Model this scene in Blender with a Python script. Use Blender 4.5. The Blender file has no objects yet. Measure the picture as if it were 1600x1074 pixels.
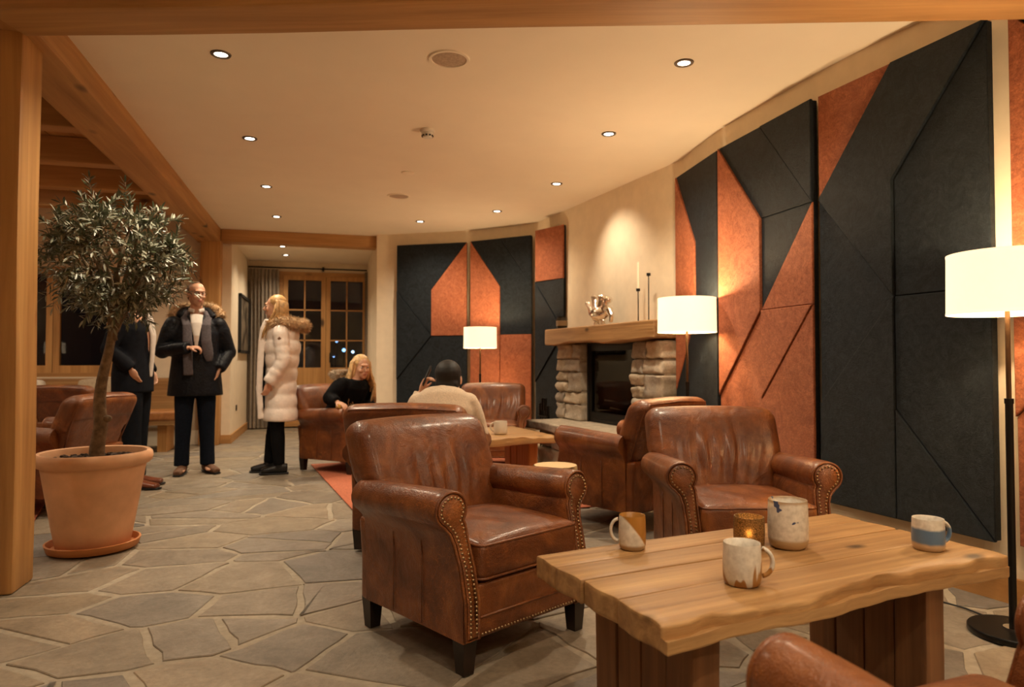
# Evening lounge of a timber chalet hotel: leather club chairs, felt wall panels, stone hearth, olive tree.
import bpy, math, random
import numpy as np
from mathutils import Vector, Matrix, Euler

random.seed(7)
rng = np.random.default_rng(7)
scene = bpy.context.scene
COL = scene.collection
PI = math.pi
rad = math.radians

# ---------------------------------------------------------------- camera
cam_data = bpy.data.cameras.new('camera')
cam_data.lens = 24.0
cam_data.sensor_width = 36.0
cam_data.clip_start = 0.02
cam_data.dof.use_dof = True
cam_data.dof.focus_distance = 2.7
cam_data.dof.aperture_fstop = 3.2
cam = bpy.data.objects.new('camera', cam_data)
COL.objects.link(cam)
YAW, PITCH, EYE = rad(15.2), math.atan(28 / 1067.0), 1.06
cam.location = (0, 0, EYE)
cam.rotation_euler = (PI / 2 + PITCH, 0, -YAW)
scene.camera = cam

# ---------------------------------------------------------------- world (night outside) and exposure
world = bpy.data.worlds.new('night')
scene.world = world
world.use_nodes = True
bg = world.node_tree.nodes['Background']
bg.inputs[0].default_value = (0.012, 0.013, 0.016, 1)
bg.inputs[1].default_value = 0.08
scene.view_settings.view_transform = 'Standard'
scene.view_settings.look = 'None'
scene.view_settings.exposure = 0.28
scene.view_settings.gamma = 1.0
scene.view_settings.use_curve_mapping = False
try:
    scene.cycles.use_denoising = True
    scene.cycles.max_bounces = 10
    scene.cycles.diffuse_bounces = 6
    scene.cycles.sample_clamp_indirect = 6.0
    scene.cycles.caustics_reflective = False
    scene.cycles.caustics_refractive = False
except Exception:
    pass
WARM = (1.0, 0.82, 0.585)          # lamp light of the downlights
LAMPC = (1.0, 0.71, 0.40)         # light of the shaded floor lamps
DOWN_W = 105.0                    # watts of one downlight
LAMP_W = 34.0                     # watts of one floor lamp bulb
SHADE_E = 1.2                     # glow of a lit shade

# ---------------------------------------------------------------- geometry helpers
def cc(r, d):
    """right offset and distance from the viewpoint -> room x, y"""
    return (r * math.cos(YAW) + d * math.sin(YAW), -r * math.sin(YAW) + d * math.cos(YAW))

def cdir(r, d):
    return Vector(cc(r, d)).normalized()

class G:
    def __init__(s):
        s.v = []; s.f = []
    def add(s, v, f):
        o = len(s.v)
        s.v += [tuple(float(c) for c in p) for p in v]
        s.f += [tuple(i + o for i in q) for q in f]
        return s
    def box(s, c, d, rz=0.0, taper=1.0):
        hx, hy, hz = d[0] / 2, d[1] / 2, d[2] / 2
        pts = []
        for z, k in ((-hz, taper), (hz, 1.0)):
            for x, y in ((-hx, -hy), (hx, -hy), (hx, hy), (-hx, hy)):
                x *= k; y *= k
                pts.append((c[0] + x * math.cos(rz) - y * math.sin(rz), c[1] + x * math.sin(rz) + y * math.cos(rz), c[2] + z))
        return s.add(pts, [(3, 2, 1, 0), (4, 5, 6, 7), (0, 1, 5, 4), (1, 2, 6, 5), (2, 3, 7, 6), (3, 0, 4, 7)])
    def rbox(s, c, d, r, n=6, k=3, fn=None):
        h = np.array(d) / 2.0
        r = min(r, h.min() * 0.999)
        ax = []
        for i in range(3):
            e = np.linspace(-h[i], -(h[i] - r), k + 1)
            m = np.linspace(-(h[i] - r), h[i] - r, n + 1)
            ax.append(np.concatenate([e, m[1:-1], -e[::-1]]))
        idx = {}; V = []; F = []
        def vid(p):
            key = tuple(np.round(p, 6))
            if key not in idx:
                q = np.array(p); inner = np.clip(q, -(h - r), h - r); dv = q - inner
                L = np.linalg.norm(dv)
                if L > 1e-9: q = inner + dv / L * r
                if fn is not None: q = np.array(fn(*q))
                idx[key] = len(V); V.append(q + np.array(c))
            return idx[key]
        for a in range(3):
            b, e = (a + 1) % 3, (a + 2) % 3
            for sgn in (-1, 1):
                for i in range(len(ax[b]) - 1):
                    for j in range(len(ax[e]) - 1):
                        q = []
                        for (ii, jj) in ((i, j), (i + 1, j), (i + 1, j + 1), (i, j + 1)):
                            p = [0, 0, 0]; p[a] = sgn * h[a]; p[b] = ax[b][ii]; p[e] = ax[e][jj]
                            q.append(vid(p))
                        F.append(tuple(q) if sgn > 0 else tuple(q[::-1]))
        return s.add(V, F)
    def lathe(s, prof, seg=32, c=(0, 0, 0), close=False, sx=1.0, sy=1.0):
        V = []; F = []
        rings = []
        for (r, z) in prof:
            if r < 1e-6:
                rings.append([len(V)]); V.append((c[0], c[1], c[2] + z))
            else:
                ids = []
                for i in range(seg):
                    a = 2 * PI * i / seg
                    ids.append(len(V)); V.append((c[0] + sx * r * math.cos(a), c[1] + sy * r * math.sin(a), c[2] + z))
                rings.append(ids)
        pairs = list(zip(rings[:-1], rings[1:]))
        if close: pairs.append((rings[-1], rings[0]))
        for A, B in pairs:
            for i in range(seg):
                j = (i + 1) % seg
                if len(A) == 1 and len(B) == 1: break
                if len(A) == 1: F.append((A[0], B[j], B[i]))
                elif len(B) == 1: F.append((A[i], A[j], B[0]))
                else: F.append((A[i], A[j], B[j], B[i]))
        return s.add(V, F)
    def tube(s, path, radii, seg=10, ref=None, closed=False, cap=True):
        P = [Vector(p) for p in path]
        n = len(P); V = []; F = []
        if not isinstance(radii, (list, tuple)): radii = [radii] * n
        prev = None
        for i, p in enumerate(P):
            if closed: t = P[(i + 1) % n] - P[i - 1]
            else: t = P[min(i + 1, n - 1)] - P[max(i - 1, 0)]
            if t.length < 1e-9: t = Vector((0, 0, 1))
            t.normalize()
            if ref is not None: sd = Vector(ref)
            elif prev is not None: sd = prev
            else: sd = Vector((1, 0, 0)) if abs(t.x) < 0.9 else Vector((0, 1, 0))
            sd = sd - t * sd.dot(t)
            if sd.length < 1e-6: sd = t.orthogonal()
            sd.normalize(); prev = sd
            bn = t.cross(sd)
            r = radii[i]
            rx, ry = r if isinstance(r, (list, tuple)) else (r, r)
            for k in range(seg):
                a = 2 * PI * k / seg
                V.append(p + sd * (rx * math.cos(a)) + bn * (ry * math.sin(a)))
        m = n if closed else n - 1
        for i in range(m):
            a0 = i * seg; b0 = ((i + 1) % n) * seg
            for k in range(seg):
                k2 = (k + 1) % seg
                F.append((a0 + k, a0 + k2, b0 + k2, b0 + k))
        if not closed and cap:
            F.append(tuple(range(seg))[::-1]); F.append(tuple((n - 1) * seg + k for k in range(seg)))
        return s.add(V, F)
    def ell(s, c, r, seg=16, rot=None):
        V = []; F = []
        nr = max(6, seg // 2)
        V.append((0, 0, 1))
        for i in range(1, nr):
            th = PI * i / nr
            for k in range(seg):
                a = 2 * PI * k / seg
                V.append((math.sin(th) * math.cos(a), math.sin(th) * math.sin(a), math.cos(th)))
        V.append((0, 0, -1))
        for k in range(seg): F.append((0, 1 + k, 1 + (k + 1) % seg))
        for i in range(nr - 2):
            for k in range(seg):
                a = 1 + i * seg; b = a + seg; k2 = (k + 1) % seg
                F.append((a + k, b + k, b + k2, a + k2))
        last = len(V) - 1; a = 1 + (nr - 2) * seg
        for k in range(seg): F.append((a + k, last, a + (k + 1) % seg))
        out = []
        for v in V:
            q = Vector((v[0] * r[0], v[1] * r[1], v[2] * r[2]))
            if rot is not None: q = rot @ q
            out.append(q + Vector(c))
        return s.add(out, F)
    def prism(s, poly, z0, z1, bevel=0.0, tilt=None):
        """poly in xy (counter-clockwise), extruded z0..z1, top edge bevelled"""
        poly = ccw(poly)
        n = len(poly); V = [(x, y, z0) for x, y in poly]; F = [tuple(range(n))[::-1]]
        tz = tilt or (lambda x, y: 0.0)
        if bevel > 0:
            V += [(x, y, z1 - bevel + tz(x, y)) for x, y in poly]
            V += [(x, y, z1 + tz(x, y)) for x, y in inset(poly, bevel)]
            lev = 2
        else:
            V += [(x, y, z1 + tz(x, y)) for x, y in poly]; lev = 1
        for l in range(lev):
            for i in range(n):
                j = (i + 1) % n
                F.append((l * n + i, l * n + j, (l + 1) * n + j, (l + 1) * n + i))
        F.append(tuple(lev * n + i for i in range(n)))
        return s.add(V, F)
    def xf(s, M):
        s.v = [tuple(M @ Vector(p)) for p in s.v]
        return s

def area2(p):
    return sum(p[i][0] * p[(i + 1) % len(p)][1] - p[(i + 1) % len(p)][0] * p[i][1] for i in range(len(p)))

def ccw(p):
    return list(p) if area2(p) > 0 else list(p)[::-1]

def inset(poly, d):
    """offset a ccw polygon inwards by d"""
    n = len(poly); out = []
    for i in range(n):
        p0 = Vector(poly[i - 1]); p1 = Vector(poly[i]); p2 = Vector(poly[(i + 1) % n])
        e1 = (p1 - p0); e2 = (p2 - p1)
        if e1.length < 1e-9 or e2.length < 1e-9: out.append(tuple(p1)); continue
        e1.normalize(); e2.normalize()
        n1 = Vector((-e1.y, e1.x)); n2 = Vector((-e2.y, e2.x))
        b = n1 + n2
        if b.length < 1e-6: b = n1
        b.normalize()
        k = d / max(0.35, b.dot(n1))
        out.append((p1.x + b.x * k, p1.y + b.y * k))
    return out

def mesh_of(name, g, smooth=None):
    me = bpy.data.meshes.new(name)
    me.from_pydata(g.v, [], g.f)
    me.validate()
    me.update()
    if smooth is not None:
        me.polygons.foreach_set('use_smooth', [True] * len(me.polygons))
        if smooth < 170: me.set_sharp_from_angle(angle=rad(smooth))
    return me

def obj(name, g, mat, parent=None, smooth=None, loc=None, rz=None):
    me = g if isinstance(g, bpy.types.Mesh) else mesh_of(name, g, smooth)
    if mat is not None and len(me.materials) == 0: me.materials.append(mat)
    o = bpy.data.objects.new(name, me)
    COL.objects.link(o)
    if parent is not None: o.parent = parent
    if loc is not None: o.location = loc
    if rz is not None: o.rotation_euler = (0, 0, rz)
    return o

def tag(o, label, cat, group=None, kind=None):
    o['label'] = label
    o['category'] = cat
    if group: o['group'] = group
    if kind: o['kind'] = kind
    return o

def thing(name, label, cat, loc=(0, 0, 0), rz=0.0, group=None):
    o = bpy.data.objects.new(name, None)
    COL.objects.link(o)
    o.empty_display_size = 0.1
    o.location = loc; o.rotation_euler = (0, 0, rz)
    return tag(o, label, cat, group)

def struct(name, g, mat, label=None, smooth=None, loc=None, rz=None):
    o = obj(name, g, mat, None, smooth, loc, rz)
    o['kind'] = 'structure'
    if label: o['label'] = label
    return o

def copy_tree(o, parent=None):
    c = o.copy(); COL.objects.link(c); c.parent = parent
    for ch in list(o.children): copy_tree(ch, c)
    return c

def remeshed(name, g, voxel, smooth=4):
    """fuse overlapping closed shapes into one continuous surface"""
    me = mesh_of(name + '_src', g)
    o = bpy.data.objects.new(name + '_src', me); COL.objects.link(o)
    m = o.modifiers.new('r', 'REMESH'); m.mode = 'VOXEL'; m.voxel_size = voxel
    if smooth:
        m2 = o.modifiers.new('s', 'SMOOTH'); m2.factor = 0.5; m2.iterations = smooth
    dg = bpy.context.evaluated_depsgraph_get()
    out = bpy.data.meshes.new_from_object(o.evaluated_get(dg))
    out.name = name
    bpy.data.objects.remove(o); bpy.data.meshes.remove(me)
    out.polygons.foreach_set('use_smooth', [True] * len(out.polygons))
    return out

# ---------------------------------------------------------------- materials
def nmat(name):
    m = bpy.data.materials.new(name); m.use_nodes = True
    nt = m.node_tree
    return m, nt, nt.nodes['Principled BSDF']

def nd(nt, kind, **kw):
    n = nt.nodes.new(kind)
    for k, v in kw.items():
        if k.startswith('i_'): n.inputs[k[2:].replace('_', ' ')].default_value = v
        else: setattr(n, k, v)
    return n

def L(nt, a, b): nt.links.new(a, b)

def ramp(nt, src, stops, interp='LINEAR'):
    r = nt.nodes.new('ShaderNodeValToRGB'); r.color_ramp.interpolation = interp
    el = r.color_ramp.elements
    while len(el) < len(stops): el.new(0.5)
    for e, (p, c) in zip(el, stops):
        e.position = p; e.color = (c[0], c[1], c[2], 1)
    L(nt, src, r.inputs[0]); return r.outputs[0]

def coords(nt, scale=(1, 1, 1), jitter=True):
    tc = nt.nodes.new('ShaderNodeTexCoord')
    mp = nt.nodes.new('ShaderNodeMapping'); mp.inputs['Scale'].default_value = scale
    L(nt, tc.outputs['Object'], mp.inputs['Vector'])
    if jitter:
        oi = nt.nodes.new('ShaderNodeObjectInfo')
        mu = nt.nodes.new('ShaderNodeMath'); mu.operation = 'MULTIPLY'; mu.inputs[1].default_value = 13.7
        L(nt, oi.outputs['Random'], mu.inputs[0])
        cb = nt.nodes.new('ShaderNodeCombineXYZ')
        for i in range(3): L(nt, mu.outputs[0], cb.inputs[i])
        L(nt, cb.outputs[0], mp.inputs['Location'])
    return mp.outputs[0]

def noise(nt, vec, scale, detail=4, rough=0.55, dist=0.0):
    n = nd(nt, 'ShaderNodeTexNoise')
    n.inputs['Scale'].default_value = scale; n.inputs['Detail'].default_value = detail
    n.inputs['Roughness'].default_value = rough; n.inputs['Distortion'].default_value = dist
    L(nt, vec, n.inputs['Vector']); return n.outputs[0]

def bump(nt, bsdf, h, strength=0.3, dist=0.01):
    b = nt.nodes.new('ShaderNodeBump'); b.inputs['Strength'].default_value = strength; b.inputs['Distance'].default_value = dist
    L(nt, h, b.inputs['Height']); L(nt, b.outputs[0], bsdf.inputs['Normal'])

def mixc(nt, fac, a, b, mode='MIX'):
    m = nt.nodes.new('ShaderNodeMix'); m.data_type = 'RGBA'; m.blend_type = mode
    for v, sock in ((fac, m.inputs[0]), (a, m.inputs[6]), (b, m.inputs[7])):
        if isinstance(v, (int, float)): sock.default_value = v
        elif isinstance(v, tuple): sock.default_value = (v[0], v[1], v[2], 1)
        else: L(nt, v, sock)
    return m.outputs[2]

def plain(name, col, rough=0.6, metal=0.0, nscale=0, namt=0.2, bmp=0.0, spec=0.5, bd=0.005):
    m, nt, b = nmat(name)
    b.inputs['Roughness'].default_value = rough; b.inputs['Metallic'].default_value = metal
    b.inputs['Specular IOR Level'].default_value = spec
    if nscale:
        v = coords(nt); n = noise(nt, v, nscale, 5)
        lo = tuple(c * (1 - namt) for c in col); hi = tuple(min(1, c * (1 + namt)) for c in col)
        L(nt, ramp(nt, n, [(0.3, lo), (0.7, hi)]), b.inputs['Base Color'])
        if bmp: bump(nt, b, noise(nt, v, nscale * 3, 4), bmp, bd)
    else:
        b.inputs['Base Color'].default_value = (col[0], col[1], col[2], 1)
    return m

def wood(name, c1, c2, axis='X', rough=0.55, grain=14.0, knots=True, bmp=0.25, dark=(0.06, 0.03, 0.012), kscale=2.2):
    m, nt, b = nmat(name)
    sc = {'X': (0.7, grain, grain), 'Y': (grain, 0.7, grain), 'Z': (grain, grain, 0.7)}[axis]
    v = coords(nt, sc)
    n1 = noise(nt, v, 1.0, 6, 0.62, 0.6)
    col = ramp(nt, n1, [(0.25, c1), (0.5, tuple((a + d) / 2 for a, d in zip(c1, c2))), (0.75, c2)])
    sc2 = {'X': (0.5, 2.0, 2.0), 'Y': (2.0, 0.5, 2.0), 'Z': (2.0, 2.0, 0.5)}[axis]
    v2 = coords(nt, sc2)
    n2 = noise(nt, v2, 1.3, 3)
    col = mixc(nt, 0.35, col, ramp(nt, n2, [(0.3, (0.62, 0.55, 0.5)), (0.7, (1.15, 1.1, 1.05))]), 'MULTIPLY')
    if knots:
        vo = nd(nt, 'ShaderNodeTexVoronoi'); vo.inputs['Scale'].default_value = kscale
        sc3 = {'X': (0.8, 1.6, 1.6), 'Y': (1.6, 0.8, 1.6), 'Z': (1.6, 1.6, 0.8)}[axis]
        L(nt, coords(nt, sc3), vo.inputs['Vector'])
        k = ramp(nt, vo.outputs['Distance'], [(0.06, (1, 1, 1)), (0.16, (0, 0, 0))])
        bw = nt.nodes.new('ShaderNodeRGBToBW'); L(nt, k, bw.inputs[0])
        col = mixc(nt, bw.outputs[0], col, dark)
    L(nt, col, b.inputs['Base Color'])
    b.inputs['Roughness'].default_value = rough
    bump(nt, b, n1, bmp, 0.006)
    return m

def leather(name, dark, mid, light, rough=0.36):
    m, nt, b = nmat(name)
    v = coords(nt)
    n1 = noise(nt, v, 5.5, 6, 0.6, 0.8)
    col = ramp(nt, n1, [(0.28, dark), (0.52, mid), (0.78, light)])
    n2 = noise(nt, v, 26.0, 5, 0.65)
    col = mixc(nt, 0.35, col, ramp(nt, n2, [(0.3, (0.7, 0.66, 0.62)), (0.7, (1.2, 1.15, 1.1))]), 'MULTIPLY')
    # fine pale scratches and creases
    vo = nd(nt, 'ShaderNodeTexVoronoi', feature='DISTANCE_TO_EDGE'); vo.inputs['Scale'].default_value = 9.0
    wv = nt.nodes.new('ShaderNodeVectorMath'); wv.operation = 'ADD'
    nn = nd(nt, 'ShaderNodeTexNoise'); nn.inputs['Scale'].default_value = 7.0; L(nt, v, nn.inputs['Vector'])
    L(nt, v, wv.inputs[0]); L(nt, nn.outputs[1], wv.inputs[1]); L(nt, wv.outputs[0], vo.inputs['Vector'])
    sc = ramp(nt, vo.outputs['Distance'], [(0.0, (1, 1, 1)), (0.018, (0, 0, 0))])
    msk = ramp(nt, noise(nt, v, 3.0, 2), [(0.5, (0, 0, 0)), (0.66, (0.5, 0.5, 0.5))])
    f = nt.nodes.new('ShaderNodeMix'); f.data_type = 'RGBA'; f.blend_type = 'MULTIPLY'; f.inputs[0].default_value = 1
    L(nt, sc, f.inputs[6]); L(nt, msk, f.inputs[7])
    bw = nt.nodes.new('ShaderNodeRGBToBW'); L(nt, f.outputs[2], bw.inputs[0])
    col = mixc(nt, bw.outputs[0], col, tuple(min(1, c * 1.9) for c in light))
    L(nt, col, b.inputs['Base Color'])
    rr = ramp(nt, n1, [(0.3, (rough + 0.1,) * 3), (0.7, (rough - 0.06,) * 3)])
    L(nt, rr, b.inputs['Roughness'])
    b.inputs['Specular IOR Level'].default_value = 0.38; b.inputs['Coat Weight'].default_value = 0.34; b.inputs['Coat Roughness'].default_value = 0.22
    pv = nd(nt, 'ShaderNodeTexVoronoi'); pv.inputs['Scale'].default_value = 260.0; L(nt, v, pv.inputs['Vector'])
    ad = nt.nodes.new('ShaderNodeMath'); ad.operation = 'MULTIPLY_ADD'; ad.inputs[1].default_value = 0.15
    L(nt, pv.outputs['Distance'], ad.inputs[0])
    n3 = noise(nt, v, 9.0, 5, 0.6, 1.4); L(nt, n3, ad.inputs[2])
    bump(nt, b, ad.outputs[0], 0.42, 0.022)
    return m

def felt(name, col, hi):
    m, nt, b = nmat(name)
    v = coords(nt)
    n1 = noise(nt, v, 9.0, 10, 0.85, 2.5)
    n2 = noise(nt, v, 110.0, 3, 0.7)
    c = ramp(nt, n1, [(0.40, tuple(x * 0.8 for x in col)), (0.62, hi)])
    c = mixc(nt, 0.5, c, ramp(nt, n2, [(0.35, (0.55,) * 3), (0.65, (1.35,) * 3)]), 'MULTIPLY')
    L(nt, c, b.inputs['Base Color'])
    b.inputs['Roughness'].default_value = 0.55
    b.inputs['Specular IOR Level'].default_value = 0.2
    n3 = noise(nt, v, 34.0, 8, 0.8, 3.0)
    bump(nt, b, n3, 0.9, 0.012)
    return m

def emit(name, col, s):
    m, nt, b = nmat(name)
    b.inputs['Base Color'].default_value = (*col, 1)
    b.inputs['Emission Color'].default_value = (*col, 1); b.inputs['Emission Strength'].default_value = s
    return m

def pane_mat(name, tint=(0.9, 0.95, 1.0)):
    m, nt, b = nmat(name)
    out = nt.nodes['Material Output']; nt.nodes.remove(b)
    tr = nd(nt, 'ShaderNodeBsdfTransparent'); tr.inputs[0].default_value = (*tint, 1)
    gl = nd(nt, 'ShaderNodeBsdfGlossy'); gl.inputs['Roughness'].default_value = 0.02; gl.inputs[0].default_value = (.6, .6, .6, 1)
    fr = nd(nt, 'ShaderNodeFresnel'); fr.inputs[0].default_value = 1.55
    mx = nd(nt, 'ShaderNodeMixShader'); L(nt, fr.outputs[0], mx.inputs[0]); L(nt, tr.outputs[0], mx.inputs[1]); L(nt, gl.outputs[0], mx.inputs[2])
    L(nt, mx.outputs[0], out.inputs[0]); return m

def stone_mat(name, stops, scale=4.0, rough=0.75, bmp=0.5, tint=0.5):
    m, nt, b = nmat(name)
    v = coords(nt)
    n1 = noise(nt, v, scale, 8, 0.65, 0.5)
    n2 = noise(nt, v, scale * 9, 6, 0.7)
    oi = nt.nodes.new('ShaderNodeObjectInfo')
    base = ramp(nt, oi.outputs['Random'], stops)
    c = mixc(nt, 0.75, base, ramp(nt, n1, [(0.28, (0.58, 0.55, 0.52)), (0.72, (1.25, 1.22, 1.18))]), 'MULTIPLY')
    c = mixc(nt, tint, c, ramp(nt, n2, [(0.3, (0.72,) * 3), (0.7, (1.2,) * 3)]), 'MULTIPLY')
    L(nt, c, b.inputs['Base Color'])
    rr = ramp(nt, n1, [(0.3, (rough,) * 3), (0.7, (rough - 0.2,) * 3)])
    L(nt, rr, b.inputs['Roughness'])
    ad = nt.nodes.new('ShaderNodeMath'); ad.operation = 'MULTIPLY_ADD'; ad.inputs[1].default_value = 0.3
    L(nt, n2, ad.inputs[0]); L(nt, n1, ad.inputs[2])
    bump(nt, b, ad.outputs[0], bmp, 0.012)
    return m

M = {}
M['plaster'] = plain('plaster', (0.78, 0.665, 0.50), 0.85, nscale=9, namt=0.05, bmp=0.10)
M['ceiling'] = plain('ceiling_paint', (0.86, 0.765, 0.62), 0.9, nscale=3, namt=0.02)
M['pine_x'] = wood('pine_x', (0.33, 0.155, 0.046), (0.60, 0.335, 0.125), 'X')
M['pine_y'] = wood('pine_y', (0.33, 0.155, 0.046), (0.60, 0.335, 0.125), 'Y')
M['pine_z'] = wood('pine_z', (0.36, 0.17, 0.05), (0.66, 0.38, 0.14), 'Z')
M['oak_x'] = wood('oak_x', (0.22, 0.105, 0.036), (0.53, 0.325, 0.138), 'X', 0.45, 24, True, 0.4, kscale=3.6)
M['oak_dark_z'] = wood('oak_dark_z', (0.13, 0.055, 0.02), (0.28, 0.13, 0.05), 'Z', 0.6, 22, False, 0.4)
M['stump_side'] = wood('stump_side', (0.42, 0.27, 0.12), (0.62, 0.44, 0.22), 'Z', 0.6, 16, True, 0.3)
M['leather'] = leather('leather_brown', (0.085, 0.0225, 0.0062), (0.185, 0.056, 0.0140), (0.35, 0.125, 0.033), 0.35)
M['leather_tan'] = leather('leather_tan', (0.26, 0.10, 0.03), (0.40, 0.17, 0.055), (0.5, 0.23, 0.08))
M['leg'] = plain('dark_leg_wood', (0.018, 0.010, 0.007), 0.35, nscale=12, namt=0.4)
M['brass'] = plain('aged_brass', (0.32, 0.22, 0.12), 0.38, 1.0)
M['felt_dark'] = felt('felt_charcoal', (0.0044, 0.0070, 0.0100), (0.0170, 0.0245, 0.0330))
M['felt_rust'] = felt('felt_rust', (0.36, 0.105, 0.046), (0.50, 0.165, 0.075))
M['flag'] = stone_mat('flagstone', [(0.0, (0.20, 0.172, 0.140)), (0.25, (0.29, 0.235, 0.165)), (0.5, (0.225, 0.20, 0.170)), (0.75, (0.31, 0.25, 0.178)), (1.0, (0.175, 0.160, 0.144))], 5.0, 0.60, 0.5, 0.75)
M['mortar'] = plain('mortar', (0.335, 0.285, 0.215), 0.9, nscale=30, namt=0.15, bmp=0.3)
M['rubble'] = stone_mat('rubble_stone', [(0.0, (0.40, 0.33, 0.24)), (0.3, (0.56, 0.49, 0.39)), (0.6, (0.33, 0.30, 0.26)), (1.0, (0.60, 0.50, 0.36))], 13.0, 0.85, 1.0, 0.85)
M['terracotta'] = plain('terracotta', (0.70, 0.40, 0.225), 0.75, nscale=5, namt=0.16, bmp=0.15)
M['terracotta2'] = plain('terracotta_saucer', (0.52, 0.20, 0.06), 0.6, nscale=5, namt=0.12, bmp=0.1)
M['soil'] = plain('soil', (0.045, 0.026, 0.015), 0.95, nscale=40, namt=0.6, bmp=0.8)
M['bark'] = plain('olive_bark', (0.17, 0.115, 0.065), 0.85, nscale=30, namt=0.45, bmp=0.8)
M['black_metal'] = plain('black_metal', (0.012, 0.011, 0.010), 0.38, 0.6)
M['bronze'] = plain('bronze_pole', (0.13, 0.075, 0.04), 0.35, 0.9)
M['black'] = plain('matt_black', (0.006, 0.006, 0.006), 0.6)
M['glass'] = pane_mat('window_glass')
M['rug'] = plain('salmon_rug', (0.44, 0.13, 0.065), 0.95, nscale=60, namt=0.25, bmp=0.6)
M['chrome'] = plain('silver_glaze', (0.86, 0.82, 0.76), 0.08, 1.0)
M['white_plastic'] = plain('white_plastic', (0.72, 0.66, 0.58), 0.5)
M['grille'] = plain('speaker_grille', (0.44, 0.33, 0.24), 0.8, nscale=90, namt=0.2)
M['candle'] = plain('candle_wax', (0.85, 0.78, 0.62), 0.5)
M['ring'] = plain('downlight_ring', (0.10, 0.075, 0.055), 0.35, 0.7)
M['lens'] = emit('downlight_lens', (1.0, 0.90, 0.74), 14.0)
# ================================================================ THE ROOM
CEIL = 2.75
# ---- floor: mortar bed and crazy-paved flagstones
g = G(); g.box((-1.75, 4.3, -0.055), (9.9, 15.0, 0.10))
floor = struct('floor', g, M['mortar'], 'crazy-paved stone floor with pale mortar joints')

SEEDS = [(-1.07,3.41),(-0.71,3.29),(-0.31,3.24),(0.05,3.24),(-1.10,3.05),(-0.80,2.83),(-1.12,2.62),(-0.45,2.90),(-0.09,2.68),(-0.42,2.45),(-0.77,2.35),(0.0,2.30),(0.30,2.55),(-0.71,3.70),(-0.40,3.62),(-0.26,3.96),(0.08,3.70),(-0.74,4.05),(-1.06,3.78),(-0.62,4.40),(-0.21,4.28),(-0.98,4.72),(0.10,4.54),(-0.30,4.66),(-0.83,5.10),(-0.50,5.36)]
rs = random.Random(11)
def visible_floor(x, y):
    r = x * math.cos(YAW) - y * math.sin(YAW); d = x * math.sin(YAW) + y * math.cos(YAW)
    if d < 0.9: return False
    return -0.86 * d - 0.35 < r < 0.86 * d + 0.35
seeds = list(SEEDS)
tries = 0
while tries < 9000:
    tries += 1
    x = rs.uniform(-4.6, 3.1); y = rs.uniform(1.2, 11.6)
    if y > 9.5 and not (-1.3 < x < 0.8): continue
    if not visible_floor(x, y): continue
    md = rs.choice((0.40, 0.52, 0.66)) if y < 9 else 0.6
    if all(((x - a) / 1.18) ** 2 + ((y - b) / 0.86) ** 2 > md * md for a, b in seeds): seeds.append((x, y))
wts = [rs.uniform(-0.035, 0.035) for _ in seeds]
def clip(poly, nx, ny, c):
    out = []
    for i in range(len(poly)):
        a, b = poly[i], poly[(i + 1) % len(poly)]
        da = a[0] * nx + a[1] * ny - c; db = b[0] * nx + b[1] * ny - c
        if da <= 0: out.append(a)
        if (da < 0 < db) or (db < 0 < da):
            t = da / (da - db); out.append((a[0] + (b[0] - a[0]) * t, a[1] + (b[1] - a[1]) * t))
    return out
def lay_stone(poly, sx, sy):
    global stone_count
    if len(poly) < 3 or area2(poly) / 2 < 0.012: return
    ins = inset(poly, rs.uniform(0.006, 0.017))
    out = []
    for a in range(len(ins)):
        p, q = Vector(ins[a]), Vector(ins[(a + 1) % len(ins)])
        L_ = (q - p).length
        n_ = 1 if L_ < .12 else (2 if L_ < .3 else 4)
        e = (q - p).normalized() if L_ > 1e-6 else Vector((1, 0)); nn = Vector((-e.y, e.x))
        out.append(tuple(p + (nn * rs.uniform(0, 0.010))))
        for k in range(1, n_):
            out.append(tuple(p + (q - p) * (k / n_ + rs.uniform(-.05, .05)) + nn * rs.uniform(-0.004, 0.016)))
    if area2(out) <= 0: return
    tx, ty = rs.uniform(-.005, .005), rs.uniform(-.005, .005)
    gg = G().prism([(x - sx, y - sy) for x, y in out], -0.03, 0.0 + rs.uniform(-.002, .0015), 0.003, lambda x, y: x * tx + y * ty)
    obj('flagstone', gg, M['flag'], floor, None, loc=(sx, sy, 0))
    stone_count += 1
stone_count = 0
for i, (sx, sy) in enumerate(seeds):
    poly = [(sx - .62, sy - .5), (sx + .62, sy - .5), (sx + .62, sy + .5), (sx - .62, sy + .5)]
    for j, (ox, oy) in enumerate(seeds):
        if j == i: continue
        dx, dy = ox - sx, oy - sy
        if dx * dx + dy * dy > 2.2: continue
        # anisotropic bisector
        ax, ay = dx / 1.25, dy * 1.1
        nx, ny = dx / 1.25 ** 2, dy * 1.1 ** 2
        mx, my = (sx + ox) / 2, (sy + oy) / 2
        poly = clip(poly, nx, ny, nx * mx + ny * my + (wts[i] - wts[j]) * 0.6)
        if len(poly) < 3: break
    poly = clip(poly, 1, 0, 2.98); poly = clip(poly, -1, 0, 5.6)
    if len(poly) < 3 or area2(poly) / 2 < 0.02: continue
    cells = [poly]
    if area2(poly) / 2 > .17 and rs.random() < .55:
        ga = rs.uniform(0, PI); cxx = sum(p[0] for p in poly) / len(poly); cyy = sum(p[1] for p in poly) / len(poly)
        nx_, ny_ = math.cos(ga), math.sin(ga) ; c_ = nx_ * cxx + ny_ * cyy + rs.uniform(-.05, .05)
        cells = [clip(poly, nx_, ny_, c_), clip(poly, -nx_, -ny_, -c_)]
    for cell in cells: lay_stone(cell, sx, sy)

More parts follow.
